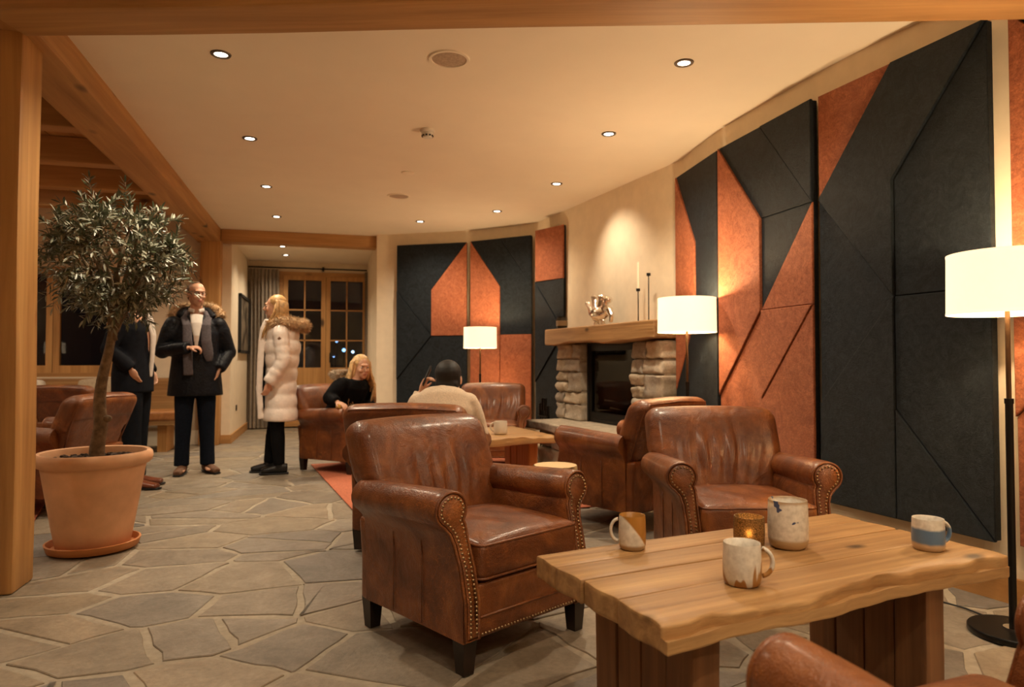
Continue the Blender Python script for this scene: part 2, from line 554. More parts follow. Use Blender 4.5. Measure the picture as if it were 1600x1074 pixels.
# ---- ceilings
RIGHT = [(3.12, -3.2), (3.10, 0.5), (3.02, 1.6), (2.91, 2.3), (2.80, 2.95), (2.765, 3.35), (2.755, 3.8), (2.755, 4.3), (2.80, 4.75), (2.86, 5.1)]
BREAST_R, BREAST_L = (2.86, 5.1), (2.56, 7.2)
CURVE = [(2.60, 7.18), (2.50, 7.55), (2.46, 7.86), (2.30, 8.10), (2.12, 8.30), (1.78, 8.60), (1.3, 8.87), (.87, 9.12), (.64, 9.22)]
cpoly = [(-1.42, -3.2)] + RIGHT + [BREAST_L] + CURVE[1:] + [(.64, 9.5), (-1.42, 9.5)]
g = G().prism(ccw([(x + (0.03 if x > 0.6 else 0), y) for x, y in cpoly]), CEIL, CEIL + .08)
struct('ceiling', g, M['ceiling'], 'smooth cream plaster ceiling with recessed downlights')

def wall_strip(pts, z0, z1, th, side=1):
    """extruded polyline wall, front face on the polyline"""
    P = [Vector(p) for p in pts]; off = []
    for i in range(len(P)):
        t = P[min(i + 1, len(P) - 1)] - P[max(i - 1, 0)]; t.normalize()
        off.append(P[i] + Vector((t.y, -t.x)) * th * side)
    g = G(); n = len(P)
    V = [(p.x, p.y, z0) for p in P] + [(p.x, p.y, z1) for p in P] + [(p.x, p.y, z0) for p in off] + [(p.x, p.y, z1) for p in off]
    F = []
    for i in range(n - 1):
        F += [(i, i + 1, n + i + 1, n + i), (2 * n + i + 1, 2 * n + i, 3 * n + i, 3 * n + i + 1),
              (n + i, n + i + 1, 3 * n + i + 1, 3 * n + i), (i + 1, i, 2 * n + i, 2 * n + i + 1)]
    F += [(0, n, 3 * n, 2 * n), (n - 1, 2 * n - 1 + 0, 4 * n - 1, 3 * n - 1)]
    return g.add(V, F)

def smooth_line(pts, k=4):
    out = []
    n = len(pts)
    for i in range(n - 1):
        p0, p1, p2, p3 = [Vector(pts[max(0, min(n - 1, j))]) for j in (i - 1, i, i + 1, i + 2)]
        for s in range(k):
            t = s / k
            out.append(tuple(0.5 * ((2 * p1) + (p2 - p0) * t + (2 * p0 - 5 * p1 + 4 * p2 - p3) * t * t + (3 * p1 - p0 - 3 * p2 + p3) * t ** 3)))
    out.append(tuple(pts[-1])); return out

wr = smooth_line(RIGHT) + [BREAST_L] + smooth_line(CURVE)[2:]
struct('wall_right', wall_strip(wr, -0.03, CEIL + .05, 0.16), M['plaster'], 'curved cream plaster wall that carries the felt panels', 60)
struct('wall_alcove_right', wall_strip([(.64, 9.22), (.64, 11.6)], -0.03, CEIL + .05, 0.14), M['plaster'])
struct('wall_alcove_left', G().box((-1.27, 10.55, 1.36), (.14, 2.1, 2.78)), M['plaster'], 'short cream side wall of the window alcove')
g = G()
g.box((-1.03, 11.56, 1.36), (.60, .14, 2.78)); g.box((.76, 11.56, 1.36), (.12, .14, 2.78)); g.box((-.015, 11.56, 2.65), (1.45, .14, .32))
struct('wall_alcove_back', g, M['plaster'], 'cream wall around the garden door')
struct('ceiling_alcove', G().box((-.28, 10.5, 2.70), (1.9, 2.1, .08)), M['ceiling'], 'lower cream ceiling of the window alcove')
# left lounge shell
YB = 9.5
g = G()
g.box((-2.04, YB + .07, 1.4), (.96, .14, 3.2)); g.box((-5.65, YB + .07, 1.4), (1.9, .14, 3.2))
g.box((-3.6, YB + .07, .42), (2.2, .14, .90)); g.box((-3.6, YB + .07, 2.62), (2.2, .14, .80))
struct('wall_back', g, M['plaster'], 'cream back wall of the dining lounge around its window')
struct('wall_left', G().box((-6.65, 3.1, 1.4), (.14, 13.0, 3.2)), M['plaster'])
struct('wall_front', G().box((-1.75, -3.25, 1.4), (9.9, .14, 3.2)), M['plaster'])
clg = struct('ceiling_left', G().box((-4.0, 3.1, 3.02), (5.3, 13.0, .04)), M['pine_y'], 'timber board ceiling of the dining lounge')
for i in range(24):
    x = -1.55 - .205 * i
    obj('ceiling_board', G().box((0, 0, 0), (.197, 12.6, .03)), M['pine_y'], clg, None, loc=(x, 3.1, 2.985))
# baseboards along the curved wall
bb = smooth_line(RIGHT)
bbl = [tuple(Vector(p) + Vector((-0.021, 0))) for p in bb]
o = struct('baseboard_right', wall_strip(bbl, 0.0, 0.115, 0.02), M['pine_y'], 'pale timber skirting board under the felt panels', 60)
struct('baseboard_alcove', G().box((-1.19, 10.5, .055), (.02, 2.0, .11)), M['pine_y'])
struct('baseboard_stub', G().box((-1.25, 9.49, .055), (.12, .02, .11)), M['pine_x'])

# ---- timber frame
def beam(name, label, a, b, w, h, z, mat='pine_x'):
    a, b = Vector(a), Vector(b); d = b - a
    g = G().rbox((0, 0, 0), (d.length, w, h), 0.012, 8, 1)
    v = np.array(g.v); 
    v[:, 1] += 0.004 * np.sin(v[:, 0] * 3.1); v[:, 2] += 0.003 * np.sin(v[:, 0] * 2.3 + 1)
    g.v = [tuple(p) for p in v]
    m = (a + b) / 2
    o = struct(name, g, M[mat], label, 40, (m.x, m.y, z + h / 2), math.atan2(d.y, d.x))
    o['category'] = 'beam'
    return o
beam('timber_beam', 'long heavy timber beam along the left edge of the plaster ceiling', (-1.455, -3.0), (-1.455, 9.5), .29, .22, 2.585)
beam('timber_beam', 'timber cross beam above the alcove with the garden door', (-1.31, 9.44), (.66, 9.44), .22, .17, 2.59)
beam('timber_beam', 'near timber cross beam along the top of the picture', (-1.34, 3.36), (2.97, 2.02), .24, .26, 2.505)
def post(name, label, x, y, w, d, z1):
    g = G().rbox((0, 0, z1 / 2), (w, d, z1), 0.012, 10, 1)
    v = np.array(g.v); v[:, 0] += 0.004 * np.sin(v[:, 2] * 2.7); g.v = [tuple(p) for p in v]
    o = struct(name, g, M['pine_z'], label, 40, (x, y, 0)); o['category'] = 'post'
    return o
post('timber_post', 'heavy knotty timber post at the left edge of the picture', -1.50, 3.73, .26, .24, 2.60)
post('timber_post', 'far timber post beside the alcove wall', -1.43, 9.43, .24, .22, 2.60)
for i, y in enumerate((-1.4, -.4, .6, 1.6, 2.6, 3.6, 4.62, 5.62, 6.6, 7.55, 8.5)):
    o = beam('ceiling_joist', 'timber ceiling joist of the dining lounge, number %d from the back wall' % (11 - i), (-6.6, y), (-1.58, y), .15, .22, 2.75)
    o['group'] = 'ceiling joists of the dining lounge'

# ---- felt wall panels
A, B, C, D, E_ = 2.585, 1.985, 1.39, .82, .27
def pattern(kind, w):
    m, r = w / 2, w
    K, T = 'felt_dark', 'felt_rust'
    if kind == 'P2':
        return [(T, .040, [(0, A), (m, A), (0, B)]), (K, .050, [(m, A), (r, A), (m, B), (m, C), (0, B)]), (K, .038, [(0, B), (m, C), (0, D)]),
                (K, .036, [(m, B), (r, A), (r, C), (m, C)]), (K, .040, [(m, C), (r, C), (r, E_), (m, D)]), (K, .048, [(m, D), (r, E_), (m, E_)]), (K, .050, [(0, D), (m, C), (m, E_), (0, E_)])]
    if kind == 'P3':
        return [(T, .050, [(0, A), (m, B), (m, C), (0, D)]), (K, .038, [(0, A), (m, A), (r, B), (m, B)]), (K, .046, [(m, A), (r, A), (r, B)]),
                (K, .034, [(m, B), (r, B), (m, C)]), (T, .042, [(r, B), (m, C), (r, C)]), (T, .048, [(m, C), (r, C), (m, D)]), (T, .036, [(0, D), (m, C), (m, E_), (0, E_)]), (T, .042, [(r, C), (m, D), (m, E_), (r, E_)])]
    if kind == 'P4':
        return [(T, .048, [(0, A), (m, B), (m, C), (0, D)]), (K, .036, [(0, A), (r, A), (r, C), (m, C), (m, B)]), (K, .044, [(0, D), (m, C), (r, C), (r, E_), (0, E_)])]
    if kind == 'P5':
        return [(T, .040, [(0, A), (r, A), (0, B)]), (T, .048, [(r, A), (r, B), (0, B)]), (K, .038, [(0, B), (r, B), (r, C)]), (K, .046, [(0, B), (r, C), (0, D)]), (K, .036, [(0, D), (r, C), (r, E_), (0, E_)])]
    if kind == 'P6':
        return [(T, .044, [(0, A), (m, B), (m, C), (0, C)]), (K, .036, [(0, A), (m, A), (r, B), (r, C), (m, C), (m, B)]), (K, .044, [(m, A), (r, A), (r, B)]),
                (T, .040, [(0, C), (m, C), (0, D)]), (T, .048, [(0, D), (m, C), (m, E_), (0, E_)]), (T, .038, [(m, C), (r, C), (m, D)]), (T, .046, [(m, D), (r, C), (r, E_), (m, E_)])]
    return [(K, .040, [(0, A), (r, A), (m, B), (m, C), (0, B)]), (T, .046, [(r, A), (r, C), (m, C), (m, B)]), (K, .050, [(0, B), (m, C), (0, D)]), (K, .038, [(0, D), (m, C), (r, C), (r, E_), (0, E_)])]

def felt_panel(kind, a, b, label):
    a, b = Vector(a), Vector(b); d = b - a; w = d.length
    t = thing('felt_panel', label, 'wall panel', (a.x, a.y, 0), math.atan2(d.y, d.x), 'felt acoustic panels on the curved wall')
    # local: x along the panel, -y into the room (the room lies to the right of a->b seen from above)
    back = G().prism([(0.006, E_ + .006), (w - .006, E_ + .006), (w - .006, A - .006), (.006, A - .006)], -.045, -.012)
    MT = Matrix(((1, 0, 0, 0), (0, 0, -1, 0), (0, 1, 0, 0), (0, 0, 0, 1)))   # (u, z, depth) -> (u, -depth, z)
    obj('backing_board', back.xf(MT), M['felt_dark'], t)
    for mat, th, poly in pattern(kind, w):
        q = inset(ccw(poly), 0.0014)
        g = G().prism(q, -.012, th - .040, 0.004)
        obj('felt_piece', g.xf(MT), M[mat], t)
    return t
felt_panel('P3', (2.855, 2.265), (2.965, 1.30), 'rust and charcoal felt panel at the right edge of the picture')
felt_panel('P2', (2.718, 3.296), (2.815, 2.335), 'wide charcoal felt panel with one rust triangle at its top corner')
felt_panel('P3', (2.70, 4.30), (2.70, 3.33), 'felt panel half rust half charcoal behind the facing armchair')
felt_panel('P4', (2.783, 5.07), (2.703, 4.335), 'narrow charcoal felt panel with a rust strip right of the fireplace')
felt_panel('P5', (2.335, 7.575), (2.53, 7.13), 'single-column felt panel with rust top left of the fireplace')
felt_panel('P6', (1.752, 8.468), (2.372, 7.85), 'felt panel with rust lower half behind the farthest floor lamp')
felt_panel('P7', (.881, 9.012), (1.722, 8.535), 'charcoal felt panel with rust half-gable beside the alcove')

# ---- fireplace (local u along the chimney breast from the near end, n into the room)
R2, L2 = Vector(BREAST_R), Vector(BREAST_L)
UD = (L2 - R2).normalized(); NV = Vector((-UD.y, UD.x))
FP_RZ = math.atan2(UD.y, UD.x)       # local x = u, local y = n
rf = random.Random(5)
fp = thing('fireplace', 'stone fireplace with black firebox and raised hearth', 'fireplace', (R2.x, R2.y, 0), FP_RZ)
def rough_stone(u0, u1, n0, n1, z0, z1, seed, parent=fp, mat='rubble', name='stone'):
    r_ = np.random.default_rng(seed)
    ph = r_.uniform(0, 6, 6)
    d = (u1 - u0, n1 - n0, z1 - z0)
    def fn(x, y, z):
        k = .010 * math.sin(x * 38 + ph[0]) + .008 * math.sin(z * 45 + ph[1]) + .006 * math.sin(x * 80 + z * 70 + ph[2])
        return (x + .005 * math.sin(z * 50 + ph[3]), y + (k if y > 0 else 0), z + .005 * math.sin(x * 40 + ph[4]))
    g = G().rbox((0, 0, 0), d, 0.016, 4, 1, fn)
    return obj(name, g, M[mat], parent, 50, loc=((u0 + u1) / 2, (n0 + n1) / 2, (z0 + z1) / 2))
HZ = .455
def pillar(u0, u1, seed):
    z = HZ; s = seed
    rows = [.17, .12, .21, .13, .155]
    tot = sum(rows); sc = (1.235 - HZ) / tot
    for i, h in enumerate(rows):
        h *= sc
        cut = u0 + (u1 - u0) * rf.choice((.36, .48, .62))
        gap = .006
        if i % 3 == 2:
            rough_stone(u0 + gap, cut - gap, .005, .22 + rf.uniform(-.012, .012), z + gap, z + h - gap, s); s += 1
            rough_stone(cut + gap, u1 - gap, .005, .22 + rf.uniform(-.012, .012), z + gap, z + h * .5 - gap, s); s += 1
            rough_stone(cut + gap, u1 - gap, .005, .22 + rf.uniform(-.012, .012), z + h * .5 + gap, z + h - gap, s); s += 1
        else:
            rough_stone(u0 + gap, cut - gap, .005, .22 + rf.uniform(-.012, .012), z + gap, z + h - gap, s); s += 1
            rough_stone(cut + gap, u1 - gap, .005, .22 + rf.uniform(-.012, .012), z + gap, z + h - gap, s); s += 1
        z += h
    g = G().box(((u0 + u1) / 2, .10, (HZ + 1.235) / 2), (u1 - u0 - .03, .17, 1.235 - HZ))
    obj('mortar_core', g, M['mortar'], fp)
pillar(0.0, .455, 100); pillar(1.385, 1.90, 200)
# firebox
g = G()
g.box((.92, .02, .85), (.93, .02, .79)); g.box((.47, .07, .85), (.02, .12, .79)); g.box((1.37, .07, .85), (.02, .12, .79)); g.box((.92, .07, 1.225), (.92, .12, .02))
obj('firebox', g, M['black'], fp)
g = G()
for (u0, u1, z0, z1) in ((.47, .53, .46, 1.235), (1.31, 1.37, .46, 1.235), (.53, 1.31, 1.165, 1.235), (.53, 1.31, .46, .56)):
    g.box(((u0 + u1) / 2, .105, (z0 + z1) / 2), (u1 - u0, .03, z1 - z0))
fr = obj('fire_door', g, M['black_metal'], fp)
obj('pane', G().box((.92, .10, .865), (.78, .006, .60)), M['glass'], fr)
g = G(); g.box((.92, .125, .485), (.70, .01, .02)); obj('vent_bar', g, M['black_metal'], fr)
# logs behind the glass
for k, (u, z, a) in enumerate(((.8, .60, .15), (1.02, .60, -.2), (.9, .68, .05))):
    g = G().tube([(u - .2, .06, z), (u + .2, .065, z + a * .1)], .035, 9); obj('log', g, M['bark'], fp, 50)
# hearth slab on rough stones
ph = rng.uniform(0, 6, 4)
def hf(x, y, z):
    return (x + (.02 * math.sin(y * 12 + ph[0]) if abs(x) > .8 else 0), y + (.018 * math.sin(x * 9 + ph[1]) + .008 * math.sin(x * 31 + z * 60) if y > .2 else 0), z)
g = G().rbox((.86, .295, .415), (1.92, .59, .085), .015, 22, 1, hf)
obj('hearth_slab', g, M['rubble'], fp, 50)
for i in range(6):
    for j in range(2):
        u0 = -.06 + i * .305 + (.0 if j else .0)
        rough_stone(u0 + .006, u0 + .30, .08, .47 + rf.uniform(-.02, .03), .0 + j * .185 + .004, .185 + j * .185 - .004, 300 + i * 2 + j)
# mantel beam
def mf(x, y, z):
    w = .010 * math.sin(x * 5.3) + .005 * math.sin(x * 13 + 1)
    return (x, y + (.006 * math.sin(x * 7) if y > 0 else 0), z + (w if z < 0 else 0))
g = G().rbox((0, 0, 0), (2.0, .305, .165), .014, 26, 2, mf)
pm = R2 + UD * .985 + NV * .155
mantel = obj('mantel_beam', g, M['oak_x'], None, 40, loc=(pm.x, pm.y, 1.32), rz=FP_RZ)
tag(mantel, 'thick rustic timber mantel beam over the fireplace', 'mantel')
def fpw(u, n, z):
    p = R2 + UD * u + NV * n; return (p.x, p.y, z)
MZ = 1.4035

# ---- window of the dining lounge
def window_unit(name, cx, y, z0, z1, w, leaves, bars_h, label, rail=.09):
    t = thing(name, label, 'window', (cx, y, 0)); t['kind'] = 'structure'
    H = z1 - z0
    g = G()
    g.box((0, 0, z0 + .03), (w, .11, .06)); g.box((0, 0, z1 - .03), (w, .11, .06))
    g.box((-w / 2 + .03, 0, (z0 + z1) / 2), (.06, .11, H - .12)); g.box((w / 2 - .03, 0, (z0 + z1) / 2), (.06, .11, H - .12))
    obj('window_frame', g, M['pine_x'], t)
    lw = (w - .12) / leaves
    for i in range(leaves):
        x0 = -w / 2 + .06 + lw * i; x1 = x0 + lw
        s = G()
        s.box(((x0 + x1) / 2, -.01, z0 + .06 + rail / 2), (lw - .006, .07, rail)); s.box(((x0 + x1) / 2, -.01, z1 - .06 - .035), (lw - .006, .07, .07))
        zc = (z0 + z1 + rail - .07) / 2; zh = H - .12 - rail - .07
        s.box((x0 + .038, -.01, zc), (.07, .07, zh)); s.box((x1 - .038, -.01, zc), (.07, .07, zh))
        sash = obj('sash', s, M['pine_z'], t)
        b = G()
        if bars_h:
            b.box(((x0 + x1) / 2, -.01, zc), (.022, .04, zh))
            for zb in bars_h: b.box(((x0 + x1) / 2, -.01, zb), (lw - .14, .04, .022))
            obj('glazing_bars', b, M['pine_x'], sash)
        zs = [z0 + .06 + rail] + sorted(bars_h) + [z1 - .13]
        xs = [x0 + .07, (x0 + x1) / 2, x1 - .07] if bars_h else [x0 + .07, x1 - .07]
        for a in range(len(xs) - 1):
            for c_ in range(len(zs) - 1):
                obj('pane', G().box(((xs[a] + xs[a + 1]) / 2, -.006, (zs[c_] + zs[c_ + 1]) / 2), (xs[a + 1] - xs[a], .006, zs[c_ + 1] - zs[c_])), M['glass'], sash)
    return t
w1 = window_unit('window_1', -3.56, YB + .06, .86, 2.26, 2.10, 3, [], 'wide timber casement window behind the olive tree')
d1 = window_unit('door_1', -.015, 11.52, .02, 2.50, 1.44, 2, [1.40, 1.89], 'glazed timber double door to the night garden', .88)
h = G(); h.box((.075, -.065, 1.12), (.03, .012, .16)); h.tube([(.075, -.07, 1.15), (.075, -.11, 1.15), (.19, -.11, 1.15)], .009, 8)
obj('door_handle', h, M['black_metal'], d1)
# lights of the valley far outside the glass
for i, (x, z, r, c, lab) in enumerate(((.55, 2.35, .07, (.25, .5, 1), 'blue street light, highest of those beyond the garden door'), (.95, 1.85, .10, (.3, .6, 1), 'blue street light, brightest of those beyond the garden door'), (1.45, 1.75, .08, (.6, .8, 1), 'white-blue street light, rightmost beyond the garden door'), (.40, 1.5, .06, (.3, .5, 1), 'blue street light, lowest of those beyond the garden door'))):
    t = thing('street_light', lab, 'street light', (x, 40, -.15), 0, 'street lights out in the night')
    obj('lamp_head', G().lathe([(0, z - r), (r * .7, z - r * .7), (r, z), (r * .7, z + r * .7), (0, z + r)], 12), emit('blue_lamp_%d' % i, c, 3.0), t, 180)
    obj('pole', G().tube([(0, 0, 0), (0, 0, z - r)], .03, 6), M['black_metal'], t)
M['ground'] = plain('night_ground', (.02, .022, .02), 1.0)
struct('ground_outside', G().box((0, 32, -.2), (60, 40, .1)), M['ground'])

# ---- curtains and rail of the alcove
def curtain(x0, x1, y, z0, z1, folds, amp, label):
    g = G(); n = folds * 8; th = .012
    V = []; F = []
    for zi, z in enumerate((z0, z0 + .5, (z0 + z1) / 2, z1 - .2, z1)):
        for i in range(n + 1):
            x = x0 + (x1 - x0) * i / n
            a = amp * (1.0 if zi < 4 else .6)
            V.append((x + .008 * math.sin(i * .9 + zi), y + a * math.sin(2 * PI * i / 8) + .01 * math.sin(i * .37), z))
    for zi in range(4):
        for i in range(n):
            a = zi * (n + 1) + i; F.append((a, a + 1, a + n + 2, a + n + 1))
    k = len(V); V += [(x, y_ + th, z) for x, y_, z in V]; F += [tuple(q + k for q in f[::-1]) for f in F]
    g.add(V, F)
    o = obj('curtain', g, M['curtain'], None, 180)
    return tag(o, label, 'curtain', 'curtains of the alcove')
M['curtain'] = plain('taupe_curtain', (.30, .245, .19), .9, nscale=20, namt=.15, bmp=.2)
curtain(-1.18, -.74, 11.36, .02, 2.52, 8, .035, 'floor-length taupe curtain left of the garden door')
curtain(.60, .66, 11.36, .02, 2.52, 2, .03, 'narrow gathered curtain edge right of the garden door')
rail = thing('curtain_rail', 'black curtain rail over the garden door', 'curtain rail', (0, 0, 0))
obj('rod', G().tube([(-1.19, 11.36, 2.545), (.63, 11.36, 2.545)], .012, 8), M['black_metal'], rail, 60)
obj('bracket', G().box((-.06, 11.40, 2.545), (.03, .16, .05)), M['black_metal'], rail)

# ---- picture and switch on the alcove wall
pic = thing('picture', 'dark framed picture on the alcove side wall', 'picture', (-1.178, 10.78, 1.6))
g = G()
for (dy, dz, sy, sz) in ((0, .40, 1.1, .04), (0, -.40, 1.1, .04), (-.53, 0, .04, .80), (.53, 0, .04, .80)): g.box((0, dy, dz), (.04, sy, sz))
obj('frame', g, M['black'], pic)
m, nt, b = nmat('print'); v = coords(nt); L(nt, ramp(nt, noise(nt, v, 3.5, 4), [(.4, (.03, .025, .02)), (.62, (.30, .24, .17))]), b.inputs['Base Color']); b.inputs['Roughness'].default_value = .3
obj('print', G().box((-.006, 0, 0), (.02, 1.04, .78)), m, pic)
tag(obj('wall_socket', G().rbox((0, 0, 0), (.012, .08, .08), .005, 2, 1), M['black_metal'], None, 40, loc=(-1.194, 10.1, .42)), 'small dark socket low on the alcove wall', 'socket')

# ---- ceiling fittings
def downlight(x, y, z, label, group, w=DOWN_W, aim=None, cone=140):
    t = thing('downlight', label, 'downlight', (x, y, z), 0, group)
    obj('trim_ring', G().lathe([(.034, .0), (.036, -.006), (.052, -.006), (.055, .0)], 28, close=True), M['ring'], t, 40)
    obj('lens', G().lathe([(0, -.002), (.034, -.002), (.034, -.0005), (0, -.0005)], 24), M['lens'], t)
    ld = bpy.data.lights.new('downlight_beam', 'SPOT'); ld.energy = w; ld.color = WARM
    ld.spot_size = rad(cone); ld.spot_blend = 1.0; ld.shadow_soft_size = .04
    lo = bpy.data.objects.new('downlight_beam', ld); COL.objects.link(lo); lo.parent = t; lo.location = (0, 0, -.02)
    if aim: lo.rotation_euler = aim
    return t
GR = 'recessed downlights of the plaster ceiling'
ordn = ['nearest', 'second nearest', 'third', 'farthest']
for i, y in enumerate((4.0, 5.47, 6.94, 8.36)):
    downlight(-.572, y, CEIL, '%s recessed downlight of the row beside the long beam' % ordn[i], GR)
for i, (x, y) in enumerate(((1.94, 3.43), (2.01, 4.66), (2.10, 6.11), (1.84, 7.41), (1.08, 8.20))):
    downlight(x, y, CEIL, '%s recessed downlight of the row following the curved wall' % ['nearest', 'second nearest', 'middle', 'second farthest', 'farthest'][i], GR, (85.0, 120.0, 52.0, 62.0, 85.0)[i], (0, rad(-36), rad(-10)) if i == 2 else None, 78 if i == 2 else 140)
for i, (x, y, w, lab) in enumerate(((.65, 1.3, 55, 'over the near end of the coffee table'), (.65, -.4, 100, 'straight above the viewer'), (1.9, .4, 50, 'above the cut-off armchair'), (1.9, -1.2, 150, 'behind the viewer on the right'), (-.57, .8, 14, 'left above the viewer'), (-.57, -1.0, 14, 'behind the viewer on the left'))):  # out of view, added as fill for the table, chairs and pot
    downlight(x, y, CEIL, 'added fill downlight ' + lab, 'added fill downlights before the near cross beam', w)
for i, (x, y) in enumerate(((-.60, 9.95), (-.60, 10.75))):
    downlight(x, y, 2.66, '%s small downlight in the alcove ceiling' % ('nearer', 'farther')[i], 'downlights of the alcove', DOWN_W * .5)
for i, (x, y) in enumerate(((-2.9, 5.1), (-2.9, 8.0), (-4.7, 5.1), (-4.7, 8.0), (-3.6, 2.1))):  # unseen spots added to brighten the dining lounge
    downlight(x, y, 2.97, 'added fill downlight between the lounge joists ' + ('above the olive tree side', 'by the wall bench near the post', 'over the left tables', 'by the window corner', 'nearest the viewer')[i], 'added fill downlights of the dining lounge', DOWN_W * .8)
for i, (x, y) in enumerate(((.65, 3.73), (.70, 6.99))):
    t = thing('ceiling_speaker', ('round flush ceiling loudspeaker near the cross beam', 'round flush ceiling loudspeaker at the far end')[i], 'speaker', (x, y, CEIL), 0, 'ceiling loudspeakers')
    obj('rim', G().lathe([(.095, 0), (.098, -.008), (.112, -.008), (.116, 0)], 40, close=True), M['ceiling'], t, 40)
    obj('grille', G().lathe([(0, -.007), (.06, -.006), (.0955, -.003), (.0955, -.0002), (0, -.0002)], 40), M['grille'], t, 60)
t = thing('smoke_detector', 'white smoke detector in the middle of the ceiling', 'smoke detector', (.70, 4.93, CEIL))
obj('base', G().lathe([(0, 0), (.052, 0), (.054, -.012), (.048, -.022), (0, -.022)], 28), M['white_plastic'], t, 40)
obj('sensor_head', G().lathe([(0, -.022), (.040, -.022), (.042, -.040), (.032, -.058), (0, -.060)], 28), M['white_plastic'], t, 40)
for k in range(10):
    a = 2 * PI * k / 10
    obj('vent_slot', G().box((.0395 * math.cos(a), .0395 * math.sin(a), -.046), (.008, .014, .010), a), M['black'], t)
t = thing('ceiling_sensor', 'small flat white sensor on the ceiling before the far loudspeaker', 'sensor', (.69, 6.10, CEIL))
obj('cover', G().lathe([(0, 0), (.055, 0), (.056, -.008), (.03, -.016), (0, -.017)], 24), M['ceiling'], t, 40)
# ================================================================ FURNITURE
# ---- leather club chair, front towards -y, origin on the floor under its middle
def arm_outline():
    pts = [(.232, .115), (.234, .25), (.238, .36), (.241, .44), (.244, .497)]
    for a in np.linspace(215, -58, 22):
        pts.append((.306 + .068 * math.cos(rad(a)), .551 + .068 * math.sin(rad(a))))
    pts += [(.322, .470), (.311, .435), (.305, .36), (.303, .25), (.302, .115)]
    return pts
def yfront(z):
    t = min(1, max(0, (z - .24) / .30)); t = t * t * (3 - 2 * t)
    return -.302 + .062 * t
def arm_mesh(s):
    o = arm_outline(); n = len(o); g = G(); V = []; F = []
    st = [0, .02, .06, .14, .30, .55, .8, 1.0]
    for t in st:
        for (x, z) in o:
            y0 = yfront(z); y = y0 + t * (.275 - y0)
            dx, dz = x - .306, z - .551
            k = 1.0
            if z > .46: k = 1.0 - .07 * t + .03 * math.sin(PI * min(1, t * 2.2)) + (-.05 if t == 0 else 0)
            xx, zz = .306 + dx * k, .551 + dz * k
            if z > .46: zz -= .022 * t
            else: xx += -.004 * math.sin(PI * t) * (1 if x > .27 else 0)
            V.append((s * xx, y, zz))
    m = len(st)
    for i in range(m - 1):
        for k in range(n):
            k2 = (k + 1) % n
            q = (i * n + k, i * n + k2, (i + 1) * n + k2, (i + 1) * n + k)
            F.append(q if s > 0 else q[::-1])
    F.append(tuple(range(n))[::-1] if s > 0 else tuple(range(n))); F.append(tuple((m - 1) * n + k for k in range(n)) if s > 0 else tuple((m - 1) * n + k for k in range(n))[::-1])
    return g.add(V, F)
def arm_front(s):
    o = arm_outline(); q = inset(ccw(o), .013); q = q if area2(q) > 0 else q[::-1]
    g = G(); n = len(q); V = []; F = []
    q2 = inset(q, .006)
    for lev, (pp, dy) in enumerate(((q, .004), (q, -.007), (q2, -.012))):
        V += [(s * x, yfront(z) + dy, z) for x, z in pp]
    for l in range(2):
        for i in range(n):
            j = (i + 1) % n; F.append((l * n + i, l * n + j, (l + 1) * n + j, (l + 1) * n + i))
    F.append(tuple(2 * n + i for i in range(n)))
    return g.add(V, F)
def resample(P, step):
    P = [Vector(p) for p in P]; out = [P[0]]; acc = 0
    for a, b in zip(P[:-1], P[1:]):
        L_ = (b - a).length; pos = step - acc
        while pos < L_:
            out.append(a + (b - a) * (pos / L_)); pos += step
        acc = L_ - (pos - step)
    return out
def nails(points, nrm, r=.0052):
    g = G(); nrm = Vector(nrm)
    t1 = nrm.orthogonal().normalized(); t2 = nrm.cross(t1)
    for p in points:
        p = Vector(p); V = []
        for k in range(6):
            a = 2 * PI * k / 6; V.append(p + (t1 * math.cos(a) + t2 * math.sin(a)) * r)
        for k in range(6):
            a = 2 * PI * k / 6; V.append(p + (t1 * math.cos(a) + t2 * math.sin(a)) * r * .6 + nrm * r * .6)
        V.append(p + nrm * r * .8)
        g.add(V, [(k, (k + 1) % 6, 6 + (k + 1) % 6, 6 + k) for k in range(6)] + [(6 + k, 6 + (k + 1) % 6, 12) for k in range(6)])
    return g
def rrect(hx, hy, r, z, c=(0, 0), n=5):
    out = []
    for qx, qy, a0 in ((1, 1, 0), (-1, 1, 90), (-1, -1, 180), (1, -1, 270)):
        for k in range(n + 1):
            a = rad(a0 + 90 * k / n)
            out.append((c[0] + qx * (hx - r) + r * math.cos(a), c[1] + qy * (hy - r) + r * math.sin(a), z))
    return out
